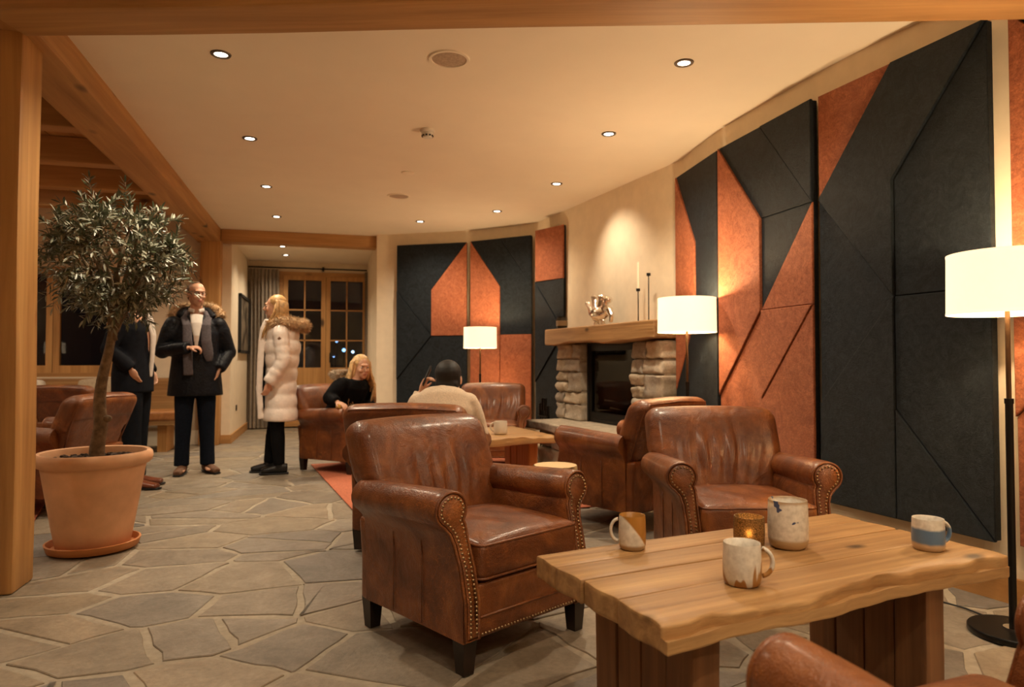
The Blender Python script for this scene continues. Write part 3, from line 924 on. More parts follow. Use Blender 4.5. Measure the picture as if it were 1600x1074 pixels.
def make_chair():
    t = thing('leather_armchair', 'x', 'armchair')
    lm = M['leather']
    for s in (1, -1):
        a = obj('arm', arm_mesh(s), lm, t, 50)
        f = obj('arm_front', arm_front(s), lm, a, 45)
        o = [p for p in inset(ccw(arm_outline()), .0225)]
        # the nail row follows the keyhole outline but not the bottom
        pts3 = [(s * x, yfront(z) - .0122, z) for x, z in o]
        i0 = min(range(len(o)), key=lambda i: (o[i][1] > .2, o[i][0]))
        order = pts3[:]
        if order[0][2] > .2: order = order[::-1]
        nm = nails(resample(order, .0145), (0, -1, .1))
        no = obj('nailhead_trim', nm, M['brass'], a, 180); no['kind'] = 'stuff'
        w = G().tube([(s * x, yfront(z) - .004, z) for x, z in inset(ccw(arm_outline()), .006)], .0055, 6, closed=True)
        obj('piping', w, lm, a, 180)
        for yy in (-.08, .09):
            sm = G().tube([(s * .3035, yy, .125), (s * .3045, yy, .30), (s * .3055, yy, .42)], .0022, 5)
            obj('side_seam', sm, lm, a, 180)
        
    # backrest with rolled top and creases
    def bf(x, y, z):
        zz = z + .26                                  # 0 at the bottom .. .52 at the top
        y2 = y + .18 * (zz / .52) ** 1.2
        tw = min(1, max(0, (zz - .20) / .12)); w = .93 + .115 * tw * tw * (3 - 2 * tw)
        if y < 0:
            cr = math.exp(-(x / .17) ** 2) * math.exp(-((zz - .28) / .12) ** 2)
            y2 += .016 * cr * (math.sin(x * 95 + 1.2 * math.sin(zz * 14)) + .4 * math.sin(x * 57 + 2)) - .022 * (1 - (x / .32) ** 2) * math.sin(PI * min(1, zz / .5))
        zt = z - .012 * (x / .3) ** 2 * (1 if z > 0 else 0) + (-.02 * max(0, y) / .08 if z > .1 else 0)
        return (x * w, y2, zt)
    b = obj('backrest', G().rbox((0, .205, .563), (.622, .160, .52), .06, 26, 4, bf), lm, t, 180)
    # piping round the edge of the back face
    pp = [(x * (.95 if z < .5 else 1.035), .205 + .066 + .18 * (max(0, z - .303) / .52) ** 1.2, z) for x, z in [(-.298, .42), (-.298, .60), (-.297, .74), (-.27, .785), (0, .797), (.27, .785), (.297, .74), (.298, .60), (.298, .42)]]
    obj('piping', G().tube(pp, .0055, 6), lm, b, 180)
    obj('back_panel', G().rbox((0, .288, .27), (.60, .07, .33), .02, 6, 2, lambda x, y, z: (x, y + .12 * max(0, z), z)), lm, t, 180)
    # frame under the seat, front rail with welt and nails
    obj('seat_frame', G().box((0, .012, .20), (.48, .524, .165)), lm, t)
    rail_ = obj('front_rail', G().rbox((0, -.279, .207), (.474, .045, .185), .012, 8, 2), lm, t, 180)
    obj('piping', G().tube([(-.236, -.3015, .187), (.236, -.3015, .187)], .005, 6), lm, rail_, 180)
    no = obj('nailhead_trim', nails([(-.235 + .0145 * i, -.3015, .128) for i in range(33)], (0, -1, 0)), M['brass'], rail_, 180); no['kind'] = 'stuff'
    # loose seat cushion
    def cf(x, y, z):
        k = max(0, 1 - (x / .25) ** 2) * max(0, 1 - (y / .25) ** 2)
        dz = (.030 if z > 0 else -.004) * k ** .7
        if z > 0: dz += .0025 * math.sin(x * 40 + y * 23) * k - .008 * math.exp(-((x - .05) ** 2 + y * y) / .012)
        bulge = 1 + .018 * (1 - (z / .068) ** 2)
        return (x * bulge, y * bulge, z + dz)
    c = obj('seat_cushion', G().rbox((0, -.078, .372), (.474, .466, .130), .028, 18, 3, cf), lm, t, 180)
    g = G(); g.tube(rrect(.237, .233, .03, .4285, (0, -.078)), .0048, 6, closed=True); g.tube(rrect(.237, .233, .03, .3155, (0, -.078)), .0048, 6, closed=True)
    obj('piping', g, lm, c, 180)
    for x in (-.268, .268):
        for y in (-.268, .285):
            obj('leg', G().box((x, y, .06), (.058, .058, .12), 0, .72), M['leg'], t)
    return t
proto = make_chair()
first = [True]
GC = 'brown leather club chairs with nailhead trim'
def put_chair(x, y, f, label, zf=0.0):
    c = proto if first[0] else copy_tree(proto)
    first[0] = False
    c.scale = (1.05, 1.05, 1.0); c.location = (x, y, zf); c.rotation_euler = (0, 0, math.atan2(f[0], -f[1]))
    tag(c, label, 'armchair', GC)
    return c
put_chair(.575, 2.69, (.474, -.88), 'large brown leather armchair in the foreground left of the coffee table')
x, y = cc(1.06, 3.27); put_chair(x, y, cdir(.02, -1), 'brown leather armchair facing the camera behind the coffee table')
x, y = cc(.83, 1.00); put_chair(x, y, cdir(-.36, .93), 'blurred brown leather armchair cut off at the lower right corner')
x, y = cc(.745, 4.64); put_chair(x, y, cdir(-.66, .75), 'brown leather armchair seen from its side in front of the hearth', .0115)
x, y = cc(-.545, 4.12); chE = put_chair(x, y, cdir(.10, .99), 'brown leather armchair with its back to us under the person in white', .0115)
x, y = cc(-1.62, 6.74); chF = put_chair(x, y, cdir(.885, -.465), 'brown leather armchair in which the blonde woman sits', .0115)
x, y = cc(-.20, 6.92); put_chair(x, y, cdir(.0, -1), 'brown leather armchair under the farthest floor lamp', .0115)
x, y = cc(-3.36, 4.98); put_chair(x, y, cdir(-.98, .05), 'brown leather armchair turned away behind the olive pot', .0115)
x, y = cc(-4.55, 7.35); put_chair(x, y, cdir(.1, .99), 'dark leather armchair at the dining table under the window')

# ---- rustic slab coffee table
def plank(x0, x1, y0, y1, z0, z1, live=0, seed=0):
    r_ = np.random.default_rng(seed); ph = r_.uniform(0, 6, 5)
    cx, cy, cz = (x0 + x1) / 2, (y0 + y1) / 2, (z0 + z1) / 2
    hy, hz = (y1 - y0) / 2, (z1 - z0) / 2
    def fn(x, y, z):
        if live and y * live > hy - .07:
            wg = ((y * live - (hy - .07)) / .07) ** 2
            e = .006 * math.sin(x * 5 + ph[0]) + .004 * math.sin(x * 14 + ph[1]) + .003 * math.sin(x * 41 + ph[2])
            cham = .020 + .010 * math.sin(x * 7 + ph[3]) + .006 * math.sin(x * 29 + ph[1])
            y += live * wg * (e - (cham if z > 0 else 0))
            if z > 0: z -= wg * (.012 + .006 * math.sin(x * 11 + ph[4]) + .003 * math.sin(x * 47 + ph[0]))
            else: z += wg * .005 * math.sin(x * 9 + ph[2])
        else:
            z += .0012 * math.sin(x * 7 + ph[0])
        x += (.004 * math.sin(y * 40 + ph[1])) if abs(x) > (x1 - x0) / 2 - .02 else 0
        return (x, y, z)
    return G().rbox((0, 0, 0), (x1 - x0, y1 - y0, z1 - z0), .006, 34 if live else 8, 1, fn), (cx, cy, cz)
def slab_table(name, label, loc, rz, Lx, Wy, H, cuts, th, leg_x, leg_w, leg_t, live=-1, leg_mat='oak_dark_z', zf=0.0):
    t = thing(name, label, 'coffee table', (loc[0], loc[1], zf), rz)
    ys = [-Wy / 2 + Wy * c for c in cuts]
    for i in range(len(ys) - 1):
        lv = -1 if i == 0 else (1 if i == len(ys) - 2 else 0)
        g, c = plank(-Lx / 2 + .004 * (i % 2), Lx / 2 - .006 * ((i + 1) % 2), ys[i] + .0012, ys[i + 1] - .0012, H - th, H - .0012 * (i % 2), lv if (lv == live or lv == 0) else 0, 40 + i)
        obj('plank', g, M['oak_x'], t, 40, loc=c)
    for sx in (-1, 1):
        n = 4; w = leg_w / n
        leg = bpy.data.objects.new('leg', None); COL.objects.link(leg); leg.parent = t
        for k in range(n):
            y = -leg_w / 2 + w * (k + .5)
            g = G().rbox((0, 0, 0), (leg_t + .008 * (k % 2), w - .003, H - th), .006, 6, 1, lambda x, y_, z: (x + .004 * math.sin(z * 9 + k), y_ + .002 * math.sin(z * 15 + k), z))
            obj('board', g, M[leg_mat], leg, 40, loc=(sx * leg_x + (.006 if k == 1 else 0), y, (H - th) / 2))
    return t
TA, TB, TC = Vector((.622, 2.038)), Vector((.752, 1.42)), Vector((2.06, 1.669))
tc = (TA + TC) / 2 + Vector((.0, .0))
TRZ = math.atan2((TC - TB).y, (TC - TB).x)
slab_table('coffee_table', 'rustic slab coffee table with live edge in the foreground', tc, TRZ, 1.335, .635, .46, [0, .31, .57, .79, 1.0], .068, .46, .44, .09)
ftc = Vector((1.30, 5.52))
slab_table('coffee_table', 'smaller pale slab table between the far armchairs', ftc, rad(8), .82, .88, .46, [0, .3, .66, 1.0], .06, .29, .5, .08, -1, 'pine_z', .0115)

# ---- log stool
st = thing('log_stool', 'pale log stool beside the hearth armchair', 'stool', (1.37, 4.02, 0))
o = G(); pr = []
def stump():
    V = []; F = []; n = 40; zs = (.0, .02, .2, .405, .42)
    for zi, z in enumerate(zs):
        for k in range(n):
            a = 2 * PI * k / n; r = .137 * (1 + .03 * math.sin(2 * a + 1) + .015 * math.sin(5 * a)) * (.97 if zi in (0, 4) else 1)
            V.append((r * math.cos(a), r * math.sin(a), z))
    for i in range(len(zs) - 1):
        for k in range(n):
            k2 = (k + 1) % n; F.append((i * n + k, i * n + k2, (i + 1) * n + k2, (i + 1) * n + k))
    F.append(tuple(range(n))[::-1]); return V, F
V, F = stump(); obj('trunk', G().add(V, F), M['stump_side'], st, 50)
m, nt, b = nmat('stump_top'); v = coords(nt, (1, 1, .01), False); wv = nd(nt, 'ShaderNodeTexWave', wave_type='RINGS', rings_direction='Z'); wv.inputs['Scale'].default_value = 28; wv.inputs['Distortion'].default_value = 1.2; L(nt, v, wv.inputs['Vector'])
L(nt, ramp(nt, wv.outputs[0], [(0, (.56, .38, .19)), (1, (.70, .52, .30))]), b.inputs['Base Color']); b.inputs['Roughness'].default_value = .55
obj('cut_face', G().lathe([(0, .4203), (.131, .4203), (.131, .415), (0, .415)], 40), m, st)

# ---- mugs and candle glass
def mug_mat(name, kind):
    m, nt, b = nmat(name)
    tc_ = nt.nodes.new('ShaderNodeTexCoord'); sp = nt.nodes.new('ShaderNodeSeparateXYZ'); L(nt, tc_.outputs['Object'], sp.inputs[0])
    v = coords(nt, jitter=False)
    cream = ramp(nt, noise(nt, v, 60, 4), [(.35, (.58, .53, .45)), (.65, (.74, .69, .60))])
    nz = noise(nt, v, 26, 3)
    def madd(src, k, add):
        n = nt.nodes.new('ShaderNodeMath'); n.operation = 'MULTIPLY_ADD'; n.inputs[1].default_value = k
        L(nt, src, n.inputs[0])
        if isinstance(add, (int, float)): n.inputs[2].default_value = add
        else: L(nt, add, n.inputs[2])
        return n.outputs[0]
    z = sp.outputs[2]
    def step(src, e, w=.004): return ramp(nt, madd(src, 1.0, .5 - e), [(.5 - w, (0, 0, 0)), (.5 + w, (1, 1, 1))])
    def bw(c):
        n = nt.nodes.new('ShaderNodeRGBToBW'); L(nt, c, n.inputs[0]); return n.outputs[0]
    clay = (.40, .27, .14)
    if kind == 'drip':          # white glaze running over a toffee base in peaks
        wv = nd(nt, 'ShaderNodeTexNoise'); wv.inputs['Scale'].default_value = 30; wv.inputs['Detail'].default_value = 1
        mp = nt.nodes.new('ShaderNodeMapping'); mp.inputs['Scale'].default_value = (1, 1, .15); L(nt, tc_.outputs['Object'], mp.inputs[0]); L(nt, mp.outputs[0], wv.inputs['Vector'])
        e = madd(wv.outputs[0], -.25, z)          # z - noise
        col = mixc(nt, bw(step(e, -.090)), (.34, .16, .04), cream)
    elif kind == 'slant':       # toffee patch cut by a slanting white glaze
        e = madd(sp.outputs[0], 1.3, z)
        e2 = madd(sp.outputs[0], -1.3, z)
        a = bw(step(e, .055)); 
        col = mixc(nt, a, cream, (.38, .17, .03))
        col = mixc(nt, bw(step(z, .016)), clay, col)
    elif kind == 'blue':
        e = madd(nz, .012, z)
        col = mixc(nt, bw(step(e, .030)), (.50, .36, .22), (.10, .17, .27))
        col = mixc(nt, bw(step(e, .076)), col, cream)
    else:                       # tall white thrown pot with raw clay foot
        col = mixc(nt, bw(step(z, .030)), (.46, .32, .17), cream)
        col = mixc(nt, bw(step(madd(nz, .012, z), .150)), col, (.45, .32, .20))
        e = madd(sp.outputs[0], -2.2, noise(nt, v, 22, 2))
        blob = nt.nodes.new('ShaderNodeMath'); blob.operation = 'MULTIPLY'; L(nt, bw(step(e, .735, .01)), blob.inputs[0]); L(nt, bw(step(z, .05)), blob.inputs[1])
        col = mixc(nt, blob.outputs[0], col, (.06, .08, .16))
    L(nt, col, b.inputs['Base Color']); b.inputs['Roughness'].default_value = .32
    if kind == 'pot':
        wv = nd(nt, 'ShaderNodeTexWave', bands_direction='Z'); wv.inputs['Scale'].default_value = 90; L(nt, tc_.outputs['Object'], wv.inputs['Vector']); bump(nt, b, wv.outputs[0], .25, .002)
    return m
def mug(name, label, cat, x, y, z, r, h, mat, handle=None, group=None):
    t = thing(name, label, cat, (x, y, z), 0, group)
    prof = [(0, 0), (r * .80, 0), (r * .93, h * .05), (r, h * .18), (r * 1.01, h * .5), (r * .97, h * .97), (r * .955, h), (r * .90, h * .985), (r * .90, h * .5), (r * .86, h * .12), (0, h * .10)]
    obj('body', G().lathe(prof, 40), mat, t, 60)
    if handle is not None:
        pts = []
        for k in range(13):
            a = rad(-82 + 164 * k / 12); pts.append((r * .96 + r * .62 * math.cos(a) * 1.0, 0, h * .54 + h * .33 * math.sin(a)))
        hg = G().tube(pts, [(r * .17, r * .12)] * 13, 10, ref=(0, 1, 0)).xf(Matrix.Rotation(handle, 4, 'Z'))
        obj('handle', hg, mat, t, 180)
    return t
RD = math.atan2(-math.sin(YAW), math.cos(YAW))     # image right
TZ = .4605
mug('mug', 'mug with toffee brown patch and handle to the left', 'mug', .949, 2.024, TZ, .043, .108, mug_mat('mug_slant', 'slant'), RD + PI * .95, 'stoneware mugs on the coffee table')
mug('mug', 'white mug with toffee drips at the front of the table', 'mug', 1.085, 1.628, TZ, .050, .112, mug_mat('mug_drip', 'drip'), RD - .15, 'stoneware mugs on the coffee table')
mug('mug', 'mug with broad blue band at the right of the table', 'mug', 1.856, 1.768, TZ, .047, .100, mug_mat('mug_blue', 'blue'), RD + .12, 'stoneware mugs on the coffee table')
mug('ceramic_pot', 'tall handleless white pot with bare clay foot', 'pot', 1.447, 1.915, TZ, .062, .152, mug_mat('pot_white', 'pot'))
mug('mug', 'cream mug on the far slab table', 'mug', 1.36, 5.36, TZ + .0115, .055, .105, plain('cream_glaze', (.62, .55, .45), .35), RD + PI * .9)
M['candle_glass'] = None
m, nt, b = nmat('amber_mosaic_glass'); v = coords(nt, jitter=False)
vo = nd(nt, 'ShaderNodeTexVoronoi', feature='DISTANCE_TO_EDGE'); vo.inputs['Scale'].default_value = 150; L(nt, v, vo.inputs['Vector'])
L(nt, ramp(nt, vo.outputs['Distance'], [(.02, (.06, .035, .014)), (.14, (.50, .28, .09))]), b.inputs['Base Color'])
b.inputs['Roughness'].default_value = .5; b.inputs['Transmission Weight'].default_value = .5; b.inputs['IOR'].default_value = 1.3
bump(nt, b, vo.outputs['Distance'], .5, .002)
cg = thing('candle_holder', 'amber mosaic glass candle holder glowing between the mugs', 'candle holder', (1.325, 1.948, TZ))
obj('glass_cup', G().lathe([(0, .002), (.040, .002), (.047, .010), (.049, .05), (.047, .098), (.043, .098), (.044, .05), (.042, .014), (0, .010)], 40), m, cg, 60)
obj('tealight', G().lathe([(0, .012), (.020, .012), (.020, .026), (0, .026)], 20), M['candle'], cg, 40)
obj('flame', G().lathe([(0, .028), (.005, .036), (.004, .044), (0, .056)], 10), emit('flame', (1, .6, .2), 25.0), cg, 180)
pl = bpy.data.lights.new('candle_light', 'POINT'); pl.energy = .35; pl.color = (1, .55, .2); pl.shadow_soft_size = .006
po = bpy.data.objects.new('candle_light', pl); COL.objects.link(po); po.parent = cg; po.location = (0, 0, .045)

# ---- floor lamps
def shade_mat():
    m, nt, b = nmat('lit_linen_shade')
    b.inputs['Base Color'].default_value = (.85, .76, .60, 1); b.inputs['Roughness'].default_value = .9
    v = coords(nt, (1, 1, 1), False)
    n = noise(nt, v, 120, 2)
    L(nt, ramp(nt, n, [(.3, (1, .68, .40)), (.7, (1, .73, .45))]), b.inputs['Emission Color']); b.inputs['Emission Strength'].default_value = SHADE_E
    return m
M['shade'] = shade_mat()
def floor_lamp(x, y, label, z0=1.245, z1=1.485, r=.205, w=LAMP_W):
    t = thing('floor_lamp', label, 'floor lamp', (x, y, 0), 0, 'black floor lamps with white drum shades')
    obj('base', G().lathe([(0, 0), (.148, 0), (.152, .006), (.152, .020), (.148, .025), (0, .026)], 48), M['black_metal'], t, 40)
    obj('collar', G().lathe([(0, .026), (.034, .026), (.034, .031), (0, .031)], 20), M['chrome'], t, 40)
    obj('pole', G().tube([(0, 0, .03), (0, 0, .905)], .0135, 16), M['black_metal'], t, 60)
    obj('joint', G().tube([(0, 0, .895), (0, 0, .915)], .016, 16), M['black_metal'], t, 60)
    obj('rod', G().tube([(0, 0, .91), (0, 0, z0 + .09)], .009, 12), M['bronze'], t, 60)
    sh = obj('lamp_shade', G().lathe([(r, z0), (r * .985, z1), (r * .985 - .003, z1), (r - .003, z0)], 56, close=True), M['shade'], t, 60)
    g = G()
    g.lathe([(r + .001, z0), (r + .001, z0 + .008), (r - .004, z0 + .008), (r - .004, z0)], 56, close=True); g.lathe([(r * .985 + .001, z1 - .008), (r * .985 + .001, z1), (r * .985 - .004, z1), (r * .985 - .004, z1 - .008)], 56, close=True)
    for k in range(3):
        a = 2 * PI * k / 3; g.tube([(0, 0, z0 + .09), (r * .98 * math.cos(a), r * .98 * math.sin(a), z0 + .06)], .002, 5)
    obj('shade_ring', g, M['shade'], sh, 40)
    bl = G().lathe([(0, z0 + .09), (.012, z0 + .09), (.014, z0 + .11), (.026, z0 + .135), (.022, z0 + .16), (0, z0 + .17)], 16)
    obj('bulb', bl, emit('bulb', (1, .8, .5), 8.0), t, 60)
    ld = bpy.data.lights.new('lamp_light', 'POINT'); ld.energy = w; ld.color = LAMPC; ld.shadow_soft_size = .04
    lo = bpy.data.objects.new('lamp_light', ld); COL.objects.link(lo); lo.parent = t; lo.location = (0, 0, z0 + .19)
    return t
floor_lamp(2.575, 2.07, 'tall floor lamp with white drum shade at the right edge')
floor_lamp(2.475, 4.36, 'floor lamp with white drum shade between the armchair and the fireplace', 1.265, 1.51)
floor_lamp(1.74, 7.83, 'farthest floor lamp with white drum shade', 1.215, 1.46, .195, LAMP_W * .6)
floor_lamp(2.5, -1.6, 'added fill floor lamp behind the viewer on the right')  # extra lamp out of view, added for bounce light off the ceiling
floor_lamp(-5.9, 1.6, 'floor lamp of the dining lounge mirrored in the window glass')
# flex of the near lamp
g = G().tube([(2.62, 2.21, .012), (2.64, 2.33, .006), (2.60, 2.46, .006), (2.48, 2.50, .006), (2.36, 2.60, .006), (2.30, 2.80, .006)], .004, 6)
tag(obj('power_cord', g, M['black'], None, 180), 'thin black power cord on the floor behind the near floor lamp', 'cord')
g = G().tube([(2.715, 2.05, .014), (2.78, 2.05, .020), (2.86, 2.06, .07), (2.905, 2.07, .13), (2.925, 2.08, .17)], .004, 6)
tag(obj('power_cord', g, M['black'], None, 180), 'black lamp flex running up the skirting beside the near floor lamp', 'cord')
tag(obj('wall_socket', G().rbox((0, 0, 0), (.03, .08, .08), .006, 2, 1), M['white_plastic'], None, 40, loc=(2.935, 2.085, .19), rz=rad(9)), 'white socket above the skirting behind the near floor lamp', 'socket')

# ---- things on the mantel
vs = thing('silver_vase', 'silver organic sculpture with curled horns on the mantel', 'sculpture', fpw(1.08, .16, MZ), FP_RZ)
g = G()
g.ell((0, 0, .10), (.095, .05, .055), 20); g.tube([(.02, 0, .0), (.03, 0, .03), (.04, 0, .07)], [.030, .022, .03], 12); g.tube([(-.05, 0, .0), (-.04, 0, .03), (-.02, 0, .07)], [.026, .02, .03], 12)
for (x0, x1, z1, r) in ((.09, .125, .19, .026), (.04, .055, .235, .027), (-.02, -.03, .225, .030), (-.07, -.09, .20, .034)):
    g.tube([(x0 * .8, 0, .10), (x0, .01, .15), (x1, 0, z1)], [.032, .020, r * .8], 12); g.ell((x1, 0, z1), (r, r, r), 12)
g.tube([(-.06, 0, .13), (-.11, 0, .12), (-.13, 0, .07), (-.125, 0, .02)], [.03, .028, .02, .012], 10)
g.xf(Matrix.Diagonal((1.65, 1.4, 1.2, 1))); me = remeshed('silver_body', g, .007, 4); obj('silver_body', me, M['chrome'], vs)
def candlestick(u, n, h, label, candle):
    t = thing('candlestick', label, 'candlestick', fpw(u, n, MZ), 0, 'black candlesticks on the mantel')
    obj('foot', G().lathe([(0, 0), (.05, 0), (.05, .006), (0, .007)], 24), M['black_metal'], t, 40)
    obj('stem', G().tube([(0, 0, .005), (0, 0, h)], .005, 8), M['black_metal'], t, 60)
    obj('cup', G().lathe([(0, h - .002), (.017, h - .002), (.018, h + .022), (.012, h + .022), (.011, h + .004), (0, h + .004)], 18), M['black_metal'], t, 40)
    if candle: obj('taper_candle', G().lathe([(0, h + .004), (.0105, h + .004), (.009, h + .25), (.003, h + .26), (0, h + .26)], 12), M['candle'], t, 60)
candlestick(.375, .19, .27, 'shorter black candlestick with white taper candle on the mantel', True)
candlestick(.275, .15, .395, 'taller empty black candlestick on the mantel', False)
ln = thing('lantern', 'small dark glass lantern with wire handle on the mantel end', 'lantern', fpw(1.83, .18, MZ))
obj('jar', G().lathe([(0, 0), (.055, 0), (.06, .02), (.06, .10), (.045, .125), (.045, .135), (.04, .135), (.04, .122), (.055, .1), (.055, .02), (0, .008)], 24), plain('smoked_glass', (.03, .025, .018), .08), ln, 40)
obj('label_band', G().lathe([(.0605, .035), (.0615, .035), (.0615, .09), (.0605, .09)], 24, close=True), plain('lantern_band', (.30, .22, .13), .5), ln)
obj('rim', G().lathe([(.046, .118), (.050, .118), (.050, .136), (.046, .136)], 24, close=True), M['black_metal'], ln)
obj('base_tray', G().lathe([(0, -.0005), (.064, -.0005), (.064, .012), (.061, .012), (.061, .004), (0, .004)], 24), M['black_metal'], ln)
obj('handle', G().tube([(.048 * math.cos(a), 0, .125 + .085 * math.sin(a)) for a in np.linspace(0, PI, 13)], .003, 6), M['black_metal'], ln)
# fire tools beside the hearth
ft = thing('fire_tools', 'black fire tool set standing left of the fireplace', 'fire tools', fpw(2.06, .28, 0), FP_RZ)
obj('stand', G().box((0, 0, .008), (.26, .16, .016)), M['black_metal'], ft)
for k, x in enumerate((-.09, -.03, .03, .09)):
    hh = (.58, .66, .66, .60)[k]
    obj('tool', G().tube([(x, 0, .016), (x, 0, hh - .14), (x, 0, hh - .13), (x, 0, hh)], [.011, .011, .022, .020], 10), M['black_metal'], ft, 50)
obj('crossbar', G().box((0, .014, .46), (.24, .012, .014)), M['black_metal'], ft)

# ---- rugs
def rug(label, corner, ex, ey, w, l):
    ex, ey = Vector(ex).normalized(), Vector(ey).normalized()
    g = G().rbox((w / 2, l / 2, .006), (w, l, .010), .004, 10, 1)
    o = obj('rug', g, M['rug'], None, 40, loc=(corner[0], corner[1], .001), rz=math.atan2(ex.y, ex.x))
    tag(o, label, 'rug', 'salmon rugs')
rug('salmon rug under the far seating group', (.27, 4.42), (.99, .144), (-.144, .99), 2.02, 2.90)
rug('salmon rug in the dining lounge behind the post', (-4.1, 4.5), (.97, .24), (-.24, .97), 2.35, 2.6)

# ---- dining lounge: table, bench, cushions
t = thing('dining_table', 'timber dining table at the left behind the post', 'table', (-3.15, 6.15, .0115), rad(-12))
obj('tabletop', G().rbox((0, 0, .555), (1.5, .85, .045), .01, 10, 2), M['oak_x'], t, 40)
for sx in (-1, 1):
    for sy in (-1, 1): obj('leg', G().box((sx * .62, sy * .33, .267), (.075, .075, .532)), M['pine_z'], t)
t = thing('wall_bench', 'long timber bench with tan seat pad along the back wall', 'bench', (-3.6, 9.18, 0))
obj('seat_pad', G().rbox((0, -.20, .425), (3.95, .55, .11), .025, 20, 2), M['leather_tan'], t, 180)
obj('seat_board', G().box((0, -.20, .345), (3.95, .52, .05)), M['oak_x'], t)
obj('back_board', G().rbox((0, .20, .655), (3.95, .07, .40), .012, 16, 1), M['oak_x'], t, 40)
for x in (-1.8, -.6, .6, 1.75): obj('leg', G().box((x, -.18, .16), (.10, .40, .32)), M['pine_z'], t)
cm = [plain('cushion_grey', (.10, .075, .06), .95, nscale=60, namt=.2), plain('cushion_white', (.62, .55, .45), .95, nscale=25, namt=.35), plain('cushion_sand', (.42, .32, .21), .95, nscale=60, namt=.15)]
for i, (x, k, lab) in enumerate(((-4.55, 0, 'dark grey cushion on the wall bench'), (-3.95, 0, 'grey brown cushion on the wall bench beside the patterned one'), (-3.45, 1, 'white patterned cushion on the wall bench'), (-2.62, 2, 'sand cushion on the wall bench by the suited man'))):
    def pf(a, b, c):
        k_ = (1 - (a / .25) ** 2) * (1 - (c / .2) ** 2); return (a * (1 - .08 * (c / .2) ** 2), b * (.35 + .65 * max(0, k_) ** .5), c * (1 - .08 * (a / .25) ** 2))
    o = obj('cushion', G().rbox((0, 0, 0), (.50, .17, .36), .03, 12, 2, pf), cm[k], None, 180, loc=(x, 9.22, .67)); o.rotation_euler = (rad(-14), 0, 0)
    tag(o, lab, 'cushion', 'cushions on the wall bench')
tag(obj('serving_tray', G().rbox((0, 0, .02), (.45, .3, .04), .01, 4, 1), M['oak_x'], None, 40, loc=(-2.85, 6.1, .590), rz=.2), 'timber tray on the dining table', 'tray')
# ================================================================ OLIVE TREE
PX, PY = -1.265, 4.375
pot = thing('terracotta_pot', 'large terracotta pot on saucer holding the olive tree', 'pot', (PX, PY, 0))
obj('saucer', G().lathe([(0, .004), (.19, .004), (.225, .012), (.236, .045), (.238, .052), (.228, .054), (.222, .045), (.21, .022), (0, .020)], 56), M['terracotta2'], pot, 60)
pr = [(0, .024), (.175, .024), (.185, .03), (.205, .14), (.232, .30), (.258, .455), (.262, .475), (.278, .480), (.290, .492), (.296, .515), (.292, .540), (.278, .552), (.262, .548), (.252, .525), (.246, .48), (.24, .44), (0, .42)]
obj('pot_body', G().lathe(pr, 64), M['terracotta'], pot, 50)
g = G(); rt = random.Random(3)
def soil_top():
    g = G(); V = [(0, 0, .515)]; F = []; n = 40; rings = 10
    for i in range(1, rings + 1):
        for k in range(n):
            a = 2 * PI * k / n; r = .249 * i / rings; V.append((r * math.cos(a), r * math.sin(a), .505 + rt.uniform(-.008, .012)))
    for k in range(n): F.append((0, 1 + k, 1 + (k + 1) % n))
    for i in range(rings - 1):
        for k in range(n):
            a = 1 + i * n + k; b = 1 + i * n + (k + 1) % n; F.append((a, b, b + n, a + n))
    g.add(V, F)
    for _ in range(160):
        a = rt.uniform(0, 2 * PI); r = .235 * math.sqrt(rt.random()); s = rt.uniform(.006, .014)
        g.ell((r * math.cos(a), r * math.sin(a), .513), (s, s * .8, s * .6), 6)
    return g
o = obj('soil', soil_top(), M['soil'], pot, 60); o['kind'] = 'stuff'

tree = thing('olive_tree', 'bushy olive tree with silvery leaves in the terracotta pot', 'tree', (PX, PY, 0))
trunk_pts = [(0.01, 0, .49), (.012, .0, .58), (.030, -.01, .70), (.020, .0, .82), (.03, 0, .95), (.055, 0, 1.08), (.075, 0, 1.20), (.09, 0, 1.38), (.10, 0, 1.6)]
obj('trunk', G().tube(smooth_line(trunk_pts, 3), [.043 - .0011 * i for i in range(25)], 12), M['bark'], tree, 180)
knob = G().ell((.065, -.02, .735), (.026, .022, .02), 10); obj('trunk_knot', knob, M['bark'], tree, 180)
CR = Vector((.105, -.055, 1.600))
branches = G(); twigs = G(); leaves = []
bpts = []
for i in range(13):
    a = 2 * PI * i / 13 * 1.62 + rt.uniform(-.3, .3); el = rt.uniform(-.25, 1.25)
    d = Vector((math.cos(a) * math.cos(el) * .27, math.sin(a) * math.cos(el) * .27, math.sin(el) * .30))
    s0 = Vector((.075 + .01 * (i % 3), 0, 1.18 + .03 * (i % 5)))
    e0 = CR + d
    mid = (s0 + e0) / 2 + Vector((rt.uniform(-.03, .03), rt.uniform(-.03, .03), .03))
    branches.tube([s0, mid, e0], [.014, .010, .006], 7); bpts.append((mid, e0))
obj('branches', branches, M['bark'], tree, 180)
leaf_spots = []
NT = 270
